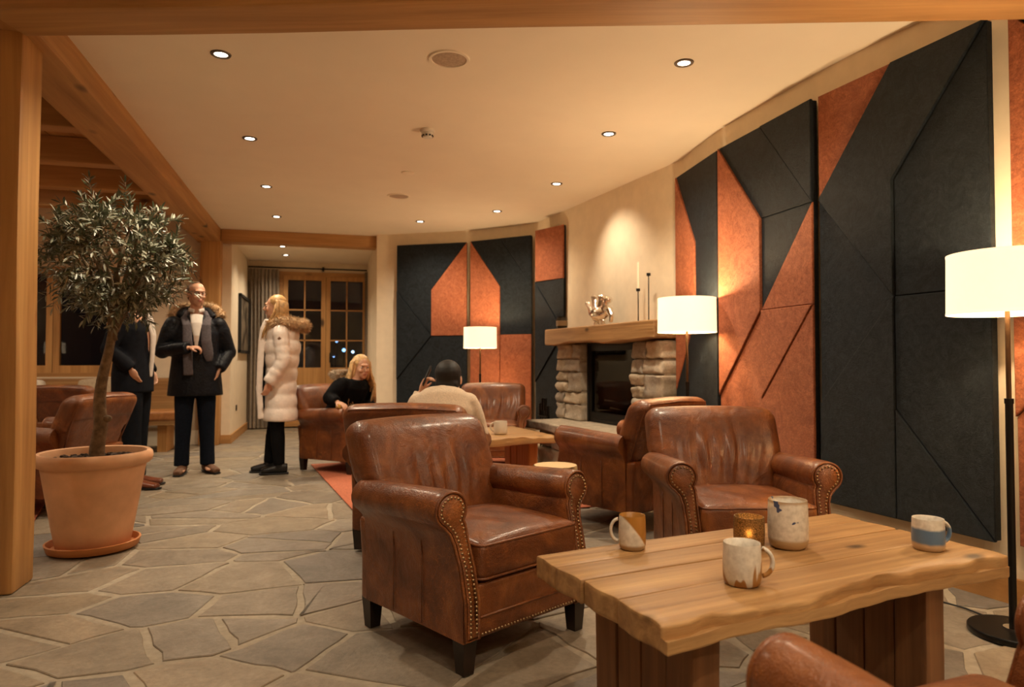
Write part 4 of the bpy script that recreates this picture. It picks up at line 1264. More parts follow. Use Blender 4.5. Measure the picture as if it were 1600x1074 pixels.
for i in range(NT):
    u = 1 - 2 * (i + .5) / NT; th = i * 2.399963
    d = Vector((math.sqrt(1 - u * u) * math.cos(th), math.sqrt(1 - u * u) * math.sin(th), u))
    R = Vector((.415, .41, .40)) * rt.uniform(.72, 1.06)
    if d.z < -.2: R *= .90
    if rt.random() < .07: R *= 1.22
    tip = CR + Vector((d.x * R.x, d.y * R.y, d.z * R.z))
    if tip.y < -.50: tip.y = -.50
    base = min((p for m_, e_ in bpts for p in (m_, e_)), key=lambda p: (p - tip).length)
    base = base.lerp(CR, .1)
    ctl = (base + tip) / 2 + Vector((rt.uniform(-.05, .05), rt.uniform(-.05, .05), rt.uniform(-.01, .05)))
    pts = [base * (1 - t) ** 2 + ctl * (2 * t * (1 - t)) + tip * t * t for t in (0, .25, .5, .75, 1)]
    twigs.tube(pts, [.0034, .003, .0024, .0018, .001], 4)
    n = 11
    for k in range(n):
        t = .25 + .75 * (k + .5) / n
        p = base * (1 - t) ** 2 + ctl * (2 * t * (1 - t)) + tip * t * t
        ax = ((ctl - base) * (1 - t) + (tip - ctl) * t).normalized()
        sd = ax.orthogonal().normalized()
        roll = rt.uniform(0, 2 * PI)
        for sgn in (0, PI):
            q = Matrix.Rotation(roll + sgn + rt.uniform(-.3, .3), 3, ax) @ sd
            out = (ax * rt.uniform(.35, .95) + q * rt.uniform(.6, 1) + Vector((0, 0, .12))).normalized()
            leaf_spots.append((p, out, rt.uniform(.036, .062), rt.uniform(0, 2 * PI)))
    leaf_spots.append((tip, (tip - ctl).normalized(), .05, 0))
o = obj('twigs', twigs, M['bark'], tree, 180); o['kind'] = 'stuff'
def leaf_geom():
    # lanceolate blade, 1 long, folded along its midrib and drooping
    V = []; F = []
    for (t, w) in ((0, .02), (.2, .085), (.5, .12), (.8, .07), (1.0, .006)):
        z = -.10 * t * t
        V += [(t, -w, z + .03 * w / .12), (t, 0, z), (t, w, z + .03 * w / .12)]
    for i in range(4):
        a = i * 3; F += [(a, a + 1, a + 4, a + 3), (a + 1, a + 2, a + 5, a + 4)]
    return V, F
m, nt, b = nmat('olive_leaf'); oi = nt.nodes.new('ShaderNodeObjectInfo'); v = coords(nt, jitter=False)
geo = nt.nodes.new('ShaderNodeNewGeometry')
col = ramp(nt, noise(nt, v, 22, 2), [(.3, (.035, .048, .022)), (.5, (.075, .092, .045)), (.75, (.16, .17, .10))])
col2 = mixc(nt, geo.outputs['Backfacing'], col, (.32, .33, .25))
L(nt, col2, b.inputs['Base Color']); b.inputs['Roughness'].default_value = .36; b.inputs['Specular IOR Level'].default_value = .6
M['leaf'] = m
LV, LF = leaf_geom()
lm_ = bpy.data.meshes.new('leaf'); lm_.from_pydata(LV, [], LF); lm_.update(); lm_.materials.append(M['leaf']); lm_.polygons.foreach_set('use_smooth', [True] * len(lm_.polygons))
def leaf_matrix(p, out, ln, roll):
    x = out.normalized(); z = Vector((0, 0, 1)) - x * x.z
    if z.length < .05: z = x.orthogonal()
    z.normalize(); y = z.cross(x)
    Mx = Matrix((x, y, z)).transposed().to_4x4() @ Matrix.Rotation(roll if rt.random() < .3 else rt.uniform(-.6, .6), 4, 'X') @ Matrix.Scale(ln, 4)
    Mx.translation = p; return Mx
toward = Vector((-PX, -PY, EYE - 1.6)).normalized()
leaf_spots.sort(key=lambda L_: -(L_[0].dot(toward)) - L_[2] * 2)
rest = G()
for i, (p, out, ln, roll) in enumerate(leaf_spots):
    Mx = leaf_matrix(p, out, ln, roll)
    if i < 300:
        o = bpy.data.objects.new('leaf', lm_); COL.objects.link(o); o.parent = tree; o.matrix_local = Mx
    else:
        rest.add([Mx @ Vector(q) for q in LV], LF)
o = obj('foliage', rest, M['leaf'], tree, 180); o['kind'] = 'stuff'

# ================================================================ PEOPLE
M['skin'] = plain('skin', (.62, .35, .23), .5, nscale=12, namt=.08)
M['skin_dark'] = plain('skin_tan', (.56, .30, .19), .5, nscale=12, namt=.08)
M['eye'] = plain('eye_white', (.7, .66, .6), .2); M['iris'] = plain('iris', (.02, .015, .012), .2)
M['lip'] = plain('lips', (.42, .13, .10), .45)
M['navy'] = plain('navy_cloth', (.006, .0075, .012), .8, nscale=30, namt=.3, bmp=.15, spec=.15)
M['navy_gloss'] = plain('navy_parka', (.005, .006, .0095), .5, nscale=14, namt=.3, bmp=.35, bd=.02, spec=.22)
M['trouser'] = plain('dark_trousers', (.006, .0075, .011), .85, nscale=40, namt=.3, spec=.12)
M['jean'] = plain('dark_jeans', (.006, .009, .017), .85, nscale=60, namt=.3, spec=.12)
M['shirt'] = plain('white_shirt', (.68, .62, .56), .8, nscale=40, namt=.06)
M['scarf'] = plain('grey_scarf', (.085, .072, .080), .95, nscale=60, namt=.3, bmp=.3)
M['fur'] = plain('fawn_fur', (.50, .34, .19), .9, nscale=20, namt=.35)
M['fur_dark'] = plain('grey_fur', (.30, .23, .16), .9, nscale=20, namt=.4)
M['puffer'] = plain('cream_puffer', (.88, .79, .72), .40, nscale=16, namt=.08, bmp=.3, bd=.012)
M['black_cloth'] = plain('black_cloth', (.0045, .0045, .0055), .85, nscale=30, namt=.3, spec=.12)
M['boot'] = plain('black_boot', (.008, .008, .009), .3)
M['shoe_brown'] = plain('brown_suede', (.14, .065, .032), .8, nscale=30, namt=.2)
M['shoe_red'] = plain('red_brown_leather', (.16, .045, .020), .28, nscale=20, namt=.2)
M['knit'] = plain('cream_knit', (.62, .50, .37), .95, nscale=120, namt=.15, bmp=.5)
M['blond'] = plain('blond_hair', (.50, .30, .12), .45, nscale=40, namt=.35)
M['blond2'] = plain('pale_blond_hair', (.62, .41, .19), .45, nscale=40, namt=.35)
M['dark_hair'] = plain('black_hair', (.005, .0035, .003), .62, nscale=40, namt=.3)
M['grey_hair'] = plain('brown_hair', (.11, .055, .025), .55, nscale=40, namt=.35)

def hand(g, w, d, n, curl=.5, side=1, s=1.0):
    """w wrist, d towards the fingers, n the way the fingers curl"""
    w, d, n = Vector(w), Vector(d).normalized(), Vector(n)
    n = (n - d * n.dot(d)).normalized(); sd = d.cross(n) * side
    rot = Matrix((sd, d, n)).transposed()
    g.ell(w + d * .048 * s, (.040 * s, .052 * s, .017 * s), 14, rot)
    for i, L_ in enumerate((.80, .95, 1.0, .88)):
        p = w + d * .085 * s + sd * (-.030 + .020 * i) * s
        dirv = d.copy(); pts = [w + d * .05 * s + sd * (-.024 + .016 * i) * s, p]
        for seg in (.034, .024, .020):
            dirv = (Matrix.Rotation(curl, 3, d.cross(n)) @ dirv)
            p = p + dirv * seg * L_ * s; pts.append(p)
        g.tube(pts, [.0095 * s, .0092 * s, .0085 * s, .0078 * s, .0066 * s], 8)
    q = w + d * .028 * s + sd * .032 * s
    d2 = (d * .7 + sd * .65 + n * .35).normalized()
    g.tube([w + d * .02 * s + sd * .015 * s, q, q + d2 * .035 * s, q + (d2 * .040 + (d * .026 + n * .012)) * s], [.013 * s, .012 * s, .0098 * s, .0078 * s], 8)

def head_shapes(g, c, Mr, s=1.0, fem=False):
    c = Vector(c)
    def e(p, r, seg=18): g.ell(c + Mr @ (Vector(p) * s), tuple(x * s for x in r), seg, Mr)
    e((0, .012, .035), (.076, .094, .088)); e((0, -.030, -.010), (.064, .060, .085)); e((0, -.040, -.062), (.048 if fem else .054, .048, .044))
    e((0, -.062, -.092), (.024, .022, .018)); e((0, .02, -.04), (.060, .065, .06))
    e((0, -.088, .034), (.052, .012, .012)); e((-.036, -.072, -.022), (.022, .018, .02)); e((.036, -.072, -.022), (.022, .018, .02))
    g.tube([c + Mr @ (Vector(p) * s) for p in ((0, -.086, .022), (0, -.100, .0), (0, -.112, -.020), (0, -.098, -.030))], [(.008 * s), (.010 * s), (.014 * s), (.011 * s)], 8)
    e((0, -.088, -.052), (.022, .010, .006), 10); e((0, -.086, -.062), (.018, .010, .006), 10)
    for sx in (-1, 1): e((sx * .078, .012, -.004), (.009, .019, .031), 10)

def face_details(parent, c, Mr, s=1.0, brow='grey_hair'):
    c = Vector(c)
    g = G(); gi = G(); gb = G()
    for sx in (-1, 1):
        g.ell(c + Mr @ (Vector((sx * .031, -.0815, .013)) * s), (.0135 * s, .009 * s, .008 * s), 12, Mr)
        gi.ell(c + Mr @ (Vector((sx * .031, -.0895, .013)) * s), (.006 * s, .0025 * s, .006 * s), 10, Mr)
        gb.tube([c + Mr @ (Vector(p) * s) for p in ((sx * .014, -.094, .030), (sx * .032, -.093, .034), (sx * .050, -.080, .029))], [.003 * s, .004 * s, .002 * s], 6)
    e = obj('eyes', g, M['eye'], parent, 180); obj('pupils', gi, M['iris'], e, 180); obj('eyebrows', gb, M[brow], parent, 180)
    gl = G(); gl.ell(c + Mr @ (Vector((0, -.0935, -.053)) * s), (.020 * s, .006 * s, .0045 * s), 12, Mr); gl.ell(c + Mr @ (Vector((0, -.0915, -.0615)) * s), (.016 * s, .006 * s, .005 * s), 12, Mr)
    obj('lips', gl, M['lip'], parent, 180)

def person(label, loc, rz, J, cat='person'):
    """J: torso rings, limbs as joint chains, head; one fused body surface"""
    t = thing('person', label, cat, (loc[0], loc[1], loc[2]), rz)
    g = G()
    g.tube([p[:3] for p in J['torso']], [(p[3], p[4]) for p in J['torso']], 18, ref=(1, 0, 0))
    hc = Vector(J['head']); Mr = Euler(J.get('hrot', (0, 0, 0))).to_matrix(); s = J.get('hs', 1.0)
    top = Vector(J['torso'][-1][:3])
    g.tube([top - Vector((0, 0, .05)), top.lerp(hc, .5), hc + Vector((0, 0, -.02))], [(.062, .06), (.054, .054), (.05, .05)], 14, ref=(1, 0, 0))
    head_shapes(g, hc, Mr, s, J.get('fem', False))
    for k in ('armL', 'armR'):
        a = [Vector(p) for p in J[k]]
        g.tube([a[0], a[0].lerp(a[1], .5), a[1], a[1].lerp(a[2], .35), a[2]], [.056, .050, .040, .041, .026], 12)
        h_ = J['hand' + k[-1]]; hand(g, a[2], h_[0], h_[1], h_[2], h_[3], J.get('handscale', 1.0))
    for k in ('legL', 'legR'):
        a = [Vector(p) for p in J[k]]
        g.tube([a[0], a[0].lerp(a[1], .5), a[1], a[1].lerp(a[2], .35), a[2]], [.086, .074, .055, .056, .037], 12)
        f = Vector(J.get('toe', (0, -1, 0))); g.tube([a[2] + Vector((0, 0, -.03)) - f * .03, a[2] + Vector((0, 0, -.045)) + f * .08, a[2] + Vector((0, 0, -.05)) + f * .15], [(.024, .02), (.028, .014), (.02, .010)], 10, ref=(f.y, -f.x, 0) if abs(f.y) < .9 else (1, 0, 0))
    me = remeshed('body', g, .0068, 3)
    obj('body', me, M[J.get('skin', 'skin')], t)
    face_details(t, hc, Mr, s, J.get('brow', 'grey_hair'))
    return t, hc, Mr

def sleeve(g, a, r):
    p = [Vector(q) for q in a]
    g.tube([p[0], p[0].lerp(p[1], .25), p[0].lerp(p[1], .5), p[1], p[1].lerp(p[2], .5), p[2]], [r[0] * .9, r[0], r[1], r[2], r[3], r[4]], 16)
    g.ell(p[0] + Vector((0, 0, -.004)), (r[0] * .93, r[0] * .95, r[0] * .88), 16); g.ell(p[1], (r[2] * 1.02,) * 3, 14)
def cloth(name, parent, shapes, mat, voxel=.011, smooth=3):
    g = G(); shapes(g)
    return obj(name, remeshed(name, g, voxel, smooth), M[mat], parent)
def fur(name, parent, path, r, mat, n=900, ln=.035, seed=1, closed=False):
    rf_ = random.Random(seed); g = G()
    pts = smooth_line(path, 4) if len(path[0]) == 2 else None
    P = [Vector(p) for p in path]; dense = []
    for i in range(len(P) - 1):
        p0, p1, p2, p3 = P[max(0, i - 1)], P[i], P[i + 1], P[min(len(P) - 1, i + 2)]
        for s in range(6):
            t = s / 6; dense.append(.5 * ((2 * p1) + (p2 - p0) * t + (2 * p0 - 5 * p1 + 4 * p2 - p3) * t * t + (3 * p1 - p0 - 3 * p2 + p3) * t ** 3))
    dense.append(P[-1])
    g.tube(dense, r, 10)
    for _ in range(n):
        i = rf_.randrange(len(dense) - 1); c = dense[i].lerp(dense[i + 1], rf_.random()); ax = (dense[i + 1] - dense[i]).normalized()
        d = Vector((rf_.gauss(0, 1), rf_.gauss(0, 1), rf_.gauss(0, 1))); d = (d - ax * d.dot(ax) * .6).normalized()
        b = c + d * r * .9; sd = d.orthogonal().normalized() * .004; e = b + d * ln * rf_.uniform(.5, 1.1) + Vector((0, 0, -.006)) + ax * rf_.uniform(-.012, .012)
        g.add([b - sd, b + sd, e, b + d.cross(sd)], [(0, 1, 2), (1, 3, 2), (3, 0, 2)])
    o = obj(name, g, M[mat], parent, None); o['kind'] = 'stuff'; return o
def strands(name, parent, roots_tips, mat, r=.010, mat_r=None):
    g = G()
    for pts in roots_tips: g.tube(pts, [(r * k, r * .55 * k) for k in ([.6] + [1.0] * (len(pts) - 2) + [.3])], 6)
    return obj(name, g, M[mat], parent, 180)
def shoe(parent, ank, f, mat, L_=.27, hgt=.09):
    f = Vector((f[0], f[1], 0)).normalized(); a = Vector((ank[0], ank[1], 0)); sd = (f.y, -f.x, 0)
    g = G()
    g.tube([a - f * .075 + Vector((0, 0, .055)), a - f * .03 + Vector((0, 0, .056)), a + f * .06 + Vector((0, 0, .046)), a + f * .13 + Vector((0, 0, .036)), a + f * (L_ - .085) + Vector((0, 0, .028))],
           [(.030, .045), (.040, .046), (.044, .038), (.047, .030), (.036, .024)], 14, ref=sd)
    g.tube([a + Vector((0, 0, .05)), a + Vector((0, 0, hgt + .03))], [.043, .042], 12)
    sh = obj('shoe', remeshed('shoe', g, .008, 2), M[mat], parent)
    s = G().tube([a - f * .085 + Vector((0, 0, .010)), a - f * .04 + Vector((0, 0, .010)), a + f * .07 + Vector((0, 0, .010)), a + f * .13 + Vector((0, 0, .010)), a + f * (L_ - .07) + Vector((0, 0, .010))], [(.026, .0095), (.040, .0095), (.046, .0095), (.047, .0095), (.032, .0095)], 12, ref=sd)
    obj('sole', s, M['black'], sh, 50)

def stand_torso(w=1.0, dp=1.0, H=1.80):
    k = H / 1.80
    return [(0, 0, .84 * k, .12 * w, .10 * dp), (0, 0, .92 * k, .165 * w, .115 * dp), (0, 0, 1.02 * k, .16 * w, .11 * dp), (0, -.005, 1.15 * k, .145 * w, .105 * dp), (0, 0, 1.30 * k, .17 * w, .115 * dp), (0, .01, 1.42 * k, .17 * w, .10 * dp), (0, .015, 1.49 * k, .10 * w, .07 * dp)]

# --- man in the navy parka (front -y)
mx, my = -1.205, 7.09
th = math.atan2(0 - mx + .55, my) * .75
J = dict(torso=stand_torso(1.02, 1.05), head=(0, -.02, 1.695), hrot=(rad(3), 0, rad(18)), skin='skin_dark',
         armR=[(-.195, .01, 1.42), (-.285, -.01, 1.16), (-.07, -.21, 1.185)], handR=((1, -.12, .05), (.1, .3, -1), .75, -1),
         armL=[(.195, .01, 1.42), (.290, .05, 1.15), (.205, -.075, .985)], handL=((-.35, -.05, -1), (-1, 0, 0), .3, 1),
         legL=[(.085, 0, .90), (.10, -.01, .49), (.115, .0, .09)], legR=[(-.085, 0, .90), (-.095, -.015, .49), (-.105, -.02, .09)])
man, hc, Mr = person('man in dark navy parka with fur hood and grey scarf', (mx, my, 0), th, J)
def f(g):
    for s in (-1, 1): g.tube([(s * .075, 0, .95), (s * .095, -.01, .70), (s * .10, -.012, .48), (s * .108, -.008, .25), (s * .112, -.008, .075)], [.098, .088, .075, .066, .068], 14)
    g.ell((0, .0, .90), (.16, .115, .12))
cloth('trousers', man, f, 'jean')
def f(g):
    g.tube([(0, 0, .735), (0, 0, .80), (0, 0, .95), (0, 0, 1.15), (0, .01, 1.32), (0, .015, 1.43), (0, .02, 1.50)], [(.245, .165), (.240, .165), (.225, .16), (.205, .155), (.212, .155), (.165, .125), (.10, .10)], 24, ref=(1, 0, 0))
    for a in (J['armR'], J['armL']):
        sleeve(g, a, (.084, .080, .074, .066, .056))
cloth('parka', man, f, 'navy_gloss')
def f(g): g.tube([(0, -.150, 1.17), (0, -.158, 1.30), (0, -.130, 1.42), (0, -.075, 1.50)], [(.010, .006), (.030, .012), (.052, .014), (.06, .02)], 12, ref=(1, 0, 0))
cloth('shirt_front', man, f, 'shirt', .007)
def f(g):
    for s in (-1, 1): g.tube([(s * .02, -.085, 1.535), (s * .06, -.045, 1.55), (s * .065, .0, 1.555)], [(.022, .008), (.022, .008), (.02, .008)], 8, ref=(0, 0, 1))
cloth('collar', man, f, 'shirt', .006)
def f(g):
    g.tube([(-.095, -.04, 1.48), (-.078, -.130, 1.40), (-.075, -.168, 1.25), (-.07, -.172, 1.05), (-.065, -.175, .93)], [(.045, .016)] * 5, 10, ref=(1, 0, 0))
    g.tube([(.095, -.04, 1.48), (.080, -.130, 1.40), (.085, -.166, 1.25), (.105, -.172, 1.12), (.115, -.172, 1.06)], [(.045, .016), (.048, .016), (.05, .016), (.05, .016), (.03, .012)], 10, ref=(1, 0, 0))
    g.tube([(-.095, -.04, 1.48), (-.08, .06, 1.53), (0, .09, 1.55), (.08, .06, 1.53), (.095, -.04, 1.48)], .028, 8)
cloth('scarf', man, f, 'scarf', .008)
def f(g): g.tube([(-.16, .03, 1.47), (-.10, .12, 1.54), (0, .16, 1.56), (.10, .12, 1.54), (.16, .03, 1.47)], .05, 10)
cloth('hood', man, f, 'navy_gloss')
fur('fur_trim', man, [(-.215, .02, 1.49), (-.17, .12, 1.56), (-.07, .18, 1.60), (.06, .18, 1.61), (.15, .13, 1.595), (.205, .06, 1.55), (.225, .0, 1.49)], .032, 'fur', 1400, .035, 2)
def f(g):
    c = Vector(hc)
    def e(p, r): g.ell(c + Mr @ Vector(p), r, 16, Mr)
    e((0, .052, .040), (.078, .066, .078)); e((-.066, .022, .030), (.017, .040, .042)); e((.066, .022, .030), (.017, .040, .042)); e((0, .080, -.015), (.062, .032, .055)); e((-.012, .0, .117), (.042, .040, .011))
cloth('hair', man, f, 'grey_hair', .007)
g = G(); c = Vector(hc)
for sx in (-1, 1):
    g.tube([c + Mr @ Vector((sx * .033 + .023 * math.cos(a), -.106, .010 + .017 * math.sin(a))) for a in np.linspace(0, 2 * PI, 15)[:-1]], .0018, 5, closed=True)
    g.tube([c + Mr @ Vector(p) for p in ((sx * .056, -.104, .014), (sx * .078, -.05, .012), (sx * .082, .012, .010))], .0018, 5)
g.tube([c + Mr @ Vector(p) for p in ((-.010, -.107, .012), (0, -.110, .015), (.010, -.107, .012))], .0018, 5)
obj('glasses', g, M['black_metal'], man, 180)
shoe(man, (-.105, -.02), (-.25, -1), 'shoe_brown'); shoe(man, (.115, 0), (.45, -1), 'shoe_brown')

# --- woman in the cream quilted coat, seen from her left side
wx, wy = -.43, 6.87
J = dict(torso=stand_torso(.86, .9, 1.68), head=(0, -.045, 1.575), hrot=(rad(0), 0, 0), hs=.94, fem=True, brow='blond',
         armL=[(.165, .02, 1.34), (.20, .055, 1.06), (.195, -.075, .86)], handL=((0, -.25, -1), (-.6, -.5, 0), .45, 1),
         armR=[(-.165, .02, 1.34), (-.20, .05, 1.06), (-.19, -.06, .86)], handR=((0, -.25, -1), (.6, -.5, 0), .45, -1), handscale=.92,
         legL=[(.075, 0, .84), (.075, -.01, .46), (.07, .01, .09)], legR=[(-.075, 0, .84), (-.08, -.05, .46), (-.085, -.10, .09)])
# she faces image left, a little towards us
wf = cdir(-.97, -.22)
woman, hc, Mr = person('blonde woman standing in a long cream quilted coat with fur hood', (wx, wy, 0), math.atan2(wf.x, -wf.y), J)
def f(g):
    for k in ('legL', 'legR'):
        a = [Vector(q_) for q_ in J[k]]; g.tube([a[0], a[0].lerp(a[1], .5), a[1], a[1].lerp(a[2], .35), a[2]], [.070, .082, .066, .066, .050], 12)
    g.ell((0, 0, .84), (.14, .11, .12))
cloth('leggings', woman, f, 'black_cloth', .010)
def f(g):
    zs = np.linspace(.50, 1.34, 43); pts = []; rr = []
    for z in zs:
        t = (z - .50) / .84
        ph_ = (z - .50) / .125
        bl = .014 * abs(math.sin(PI * ph_)) ** .6
        w = .195 - .035 * math.sin(PI * min(1, t * 1.25)) + (.0 if t < .9 else -.02)
        pts.append((0, .012 + .015 * t, z)); rr.append((w + bl, w * .80 + bl))
    pts += [(0, .03, 1.40), (0, .03, 1.44)]; rr += [(.135, .11), (.09, .085)]
    g.tube(pts, rr, 28, ref=(1, 0, 0))
    for a in (J['armL'], J['armR']):
        p = [Vector(q) for q in a]; n = 26; pp = []; r_ = []
        for i in range(n):
            t = i / (n - 1); q = p[0].lerp(p[1], t / .55) if t < .55 else p[1].lerp(p[2], (t - .55) / .45)
            pp.append(q); r_.append(.070 - .014 * t + .007 * abs(math.sin(PI * t * 7)))
        g.tube(pp, r_, 14); g.ell(pp[0] + Vector((0, 0, .0)), (.066, .072, .064), 14)
cloth('quilted_coat', woman, f, 'puffer', .009, 2)
def f(g): g.tube([(0, -.150, .53), (0, -.158, .80), (0, -.150, 1.05), (0, -.145, 1.25), (0, -.12, 1.36)], [(.06, .022), (.07, .024), (.07, .026), (.06, .028), (.05, .022)], 10, ref=(1, 0, 0))
cloth('dark_top', woman, f, 'black_cloth', .008)
def f(g):
    for s in (-1, 1): g.tube([(s * .085, -.155, .52), (s * .085, -.172, .80), (s * .080, -.165, 1.05), (s * .072, -.155, 1.25), (s * .065, -.135, 1.36), (s * .06, -.105, 1.455)], [(.014, .03), (.014, .03), (.015, .032), (.018, .034), (.022, .04), (.02, .03)], 10, ref=(1, 0, 0))
cloth('coat_placket', woman, f, 'puffer', .008)
fur('fur_trim', woman, [(.075, -.07, 1.40), (.135, .0, 1.425), (.15, .09, 1.43), (.10, .19, 1.41), (0, .225, 1.40), (-.10, .19, 1.41), (-.15, .09, 1.43), (-.135, .0, 1.425), (-.075, -.07, 1.40)], .048, 'fur', 2400, .045, 3)
def f(g):
    c = Vector(hc)
    def e(p, r): g.ell(c + Mr @ Vector(p), r, 16, Mr)
    e((0, .022, .042), (.079, .090, .084)); e((0, .06, -.05), (.068, .050, .10)); e((.062, .036, -.03), (.020, .044, .09)); e((-.062, .036, -.03), (.020, .044, .09))
cloth('hair', woman, f, 'blond', .007)
rs_ = random.Random(4); st_ = []
c = Vector(hc)
for i in range(60):
    a = rs_.uniform(-1.75, 1.75) + PI / 2; r0 = .070
    x0 = .078 * math.cos(a); y0 = .032 + .082 * math.sin(a)
    front = y0 < .025
    st_.append([c + Vector((x0 * .5, y0 * .6 - .01, .105)), c + Vector((x0 * 1.03, y0, .04)), c + Vector((x0 * 1.12, y0 + .005, -.06)), c + Vector((x0 * 1.1 + rs_.uniform(-.01, .01), y0 * .9 + (-.03 if front else -.005), -.15)), c + Vector((x0 * 1.0 + rs_.uniform(-.02, .02), y0 * .8 + (-.06 if front else .0), -.21 - (.09 if front else 0) + rs_.uniform(-.04, .02)))])
for i in range(16):
    s_ = 1 if i % 4 else -1; x_ = s_ * (.062 + rs_.uniform(-.012, .016)); o_ = rs_.uniform(-.018, .018)
    st_.append([c + Vector((x_ * .9, .02, .06)), c + Vector((x_ * 1.15, .005 + o_, -.06)), c + Vector((x_ * 1.25, -.045 + o_, -.15)), c + Vector((x_ * 1.25, -.085 + o_, -.24)), c + Vector((x_ * 1.1, -.105 + o_, -.33 + rs_.uniform(-.04, .03)))])
strands('hair_lengths', woman, st_, 'blond', .013)
bd = Vector((.262, .015, 1.27))
obj('sleeve_badge', G().box((0, 0, 0), (.004, .026, .026)).xf(Matrix.Translation((.243, .02, 1.27)) @ Matrix.Rotation(PI / 4, 4, 'X')), M['shoe_brown'], woman)
for (x, y) in ((.07, .01), (-.085, -.10)): shoe(woman, (x, y), (0, -1), 'boot', .245, .17)

# --- man in the dark suit, half hidden by the olive tree, facing image right
sx_, sy_ = -1.56, 6.42
sf = cdir(.98, .06)
J = dict(torso=stand_torso(1.05, 1.1), head=(0, -.03, 1.70), skin='skin',
         armR=[(-.195, .02, 1.42), (-.26, .09, 1.16), (-.185, -.05, 1.0)], handR=((.35, -.25, -1), (1, 0, 0), .3, -1),
         armL=[(.195, .02, 1.42), (.26, .08, 1.15), (.185, -.05, .97)], handL=((-.15, -.3, -1), (-1, 0, 0), .5, 1),
         legL=[(.085, 0, .90), (.09, .0, .49), (.095, .03, .09)], legR=[(-.085, 0, .90), (-.09, -.02, .49), (-.095, -.04, .09)])
suit, hc, Mr = person('man in dark suit standing half hidden behind the olive tree', (sx_, sy_, 0), math.atan2(sf.x, -sf.y), J)
def f(g):
    for s, dy in ((1, .02), (-1, -.03)): g.tube([(s * .075, 0, .95), (s * .09, dy * .3, .70), (s * .09, dy * .5, .48), (s * .095, dy, .25), (s * .095, dy, .08)], [.102, .090, .076, .070, .070], 14)
    g.ell((0, 0, .90), (.165, .125, .12))
cloth('trousers', suit, f, 'trouser')
def f(g):
    g.tube([(0, .02, .80), (0, .02, .95), (0, .015, 1.15), (0, .015, 1.32), (0, .015, 1.43), (0, .02, 1.50)], [(.20, .15), (.205, .15), (.19, .135), (.205, .14), (.165, .115), (.09, .085)], 22, ref=(1, 0, 0))
    for a in (J['armR'], J['armL']):
        sleeve(g, a, (.078, .070, .062, .056, .050))
cloth('suit_jacket', suit, f, 'navy')
def f(g): g.tube([(0, -.118, .93), (0, -.135, 1.10), (0, -.142, 1.28), (0, -.11, 1.42), (0, -.07, 1.50)], [(.025, .02), (.030, .016), (.045, .018), (.055, .02), (.05, .02)], 12, ref=(1, 0, 0))
cloth('shirt_front', suit, f, 'shirt', .007)
def f(g):
    c = Vector(hc)
    g.ell(c + Vector((0, .025, .045)), (.081, .088, .084)); g.ell(c + Vector((0, .07, -.01)), (.068, .045, .065))
cloth('hair', suit, f, 'grey_hair', .008)
shoe(suit, (.095, .03), (.1, -1), 'shoe_red', .30); shoe(suit, (-.095, -.04), (-.15, -1), 'shoe_red', .30)

# --- blonde woman seated in the left chair, one hand over its arm
def seated(dx=0, lean=0.0, H=1.0):
    return [(0, .06, .46, .15, .11), (0, .05, .54, .165, .125), (0, .04 - lean * .2, .66, .145, .11), (0, .02 - lean * .6, .80, .16, .11), (0, .01 - lean, .895, .155, .095), (0, .01 - lean * 1.1, .95, .09, .065)]
ch = chF; f2 = Matrix.Rotation(ch.rotation_euler.z, 3, 'Z')
q = f2 @ Vector((.0, .02, 0))
J = dict(torso=[(p[0], p[1], p[2] if p[2] < .5 else .46 + (p[2] - .46) * .86, p[3], p[4]) for p in seated(0, .12)], head=(.02, -.175, .985), hrot=(rad(6), 0, rad(-26)), hs=.95, fem=True, brow='blond',
         armR=[(-.165, -.09, .83), (-.275, -.04, .70), (-.315, -.17, .668)], handR=((-.05, -.9, -.25), (0, -.2, -1), .45, -1), handscale=.95,
         armL=[(.165, -.09, .81), (.235, -.09, .62), (.07, -.27, .60)], handL=((-.9, -.4, 0), (0, 0, -1), .4, 1),
         legL=[(.085, 0, .50), (.10, -.38, .48), (.10, -.40, .09)], legR=[(-.085, 0, .50), (-.10, -.38, .48), (-.10, -.40, .09)])
lady, hc, Mr = person('blonde woman in black seated with her hand over the chair arm', (ch.location.x + q.x, ch.location.y + q.y, .012), ch.rotation_euler.z, J)
def f(g):
    for s in (-1, 1): g.tube([(s * .08, 0, .50), (s * .10, -.2, .51), (s * .10, -.37, .48), (s * .10, -.40, .30), (s * .10, -.40, .10)], [.098, .088, .07, .06, .05], 12)
cloth('trousers', lady, f, 'black_cloth')
def f(g):
    T = J['torso']; g.tube([p[:3] for p in T], [(p[3] + .03, p[4] + .035) for p in T], 18, ref=(1, 0, 0))
    for a in (J['armR'], J['armL']):
        sleeve(g, a, (.080, .076, .066, .058, .048))
cloth('black_coat', lady, f, 'black_cloth')
fur('fur_trim', lady, [(-.21, -.08, .90), (-.16, .03, .93), (0, .07, .94), (.16, .03, .93), (.21, -.08, .90)], .028, 'fur_dark', 900, .035, 5)
def f(g):
    c = Vector(hc)
    def e(p, r): g.ell(c + Mr @ Vector(p), r, 16, Mr)
    e((0, .026, .046), (.088, .092, .088)); e((0, .06, -.05), (.088, .055, .12)); e((.074, .02, -.04), (.02, .04, .09)); e((-.074, .02, -.04), (.02, .04, .09))
cloth('hair', lady, f, 'blond2', .007)
c = Vector(hc); st_ = []
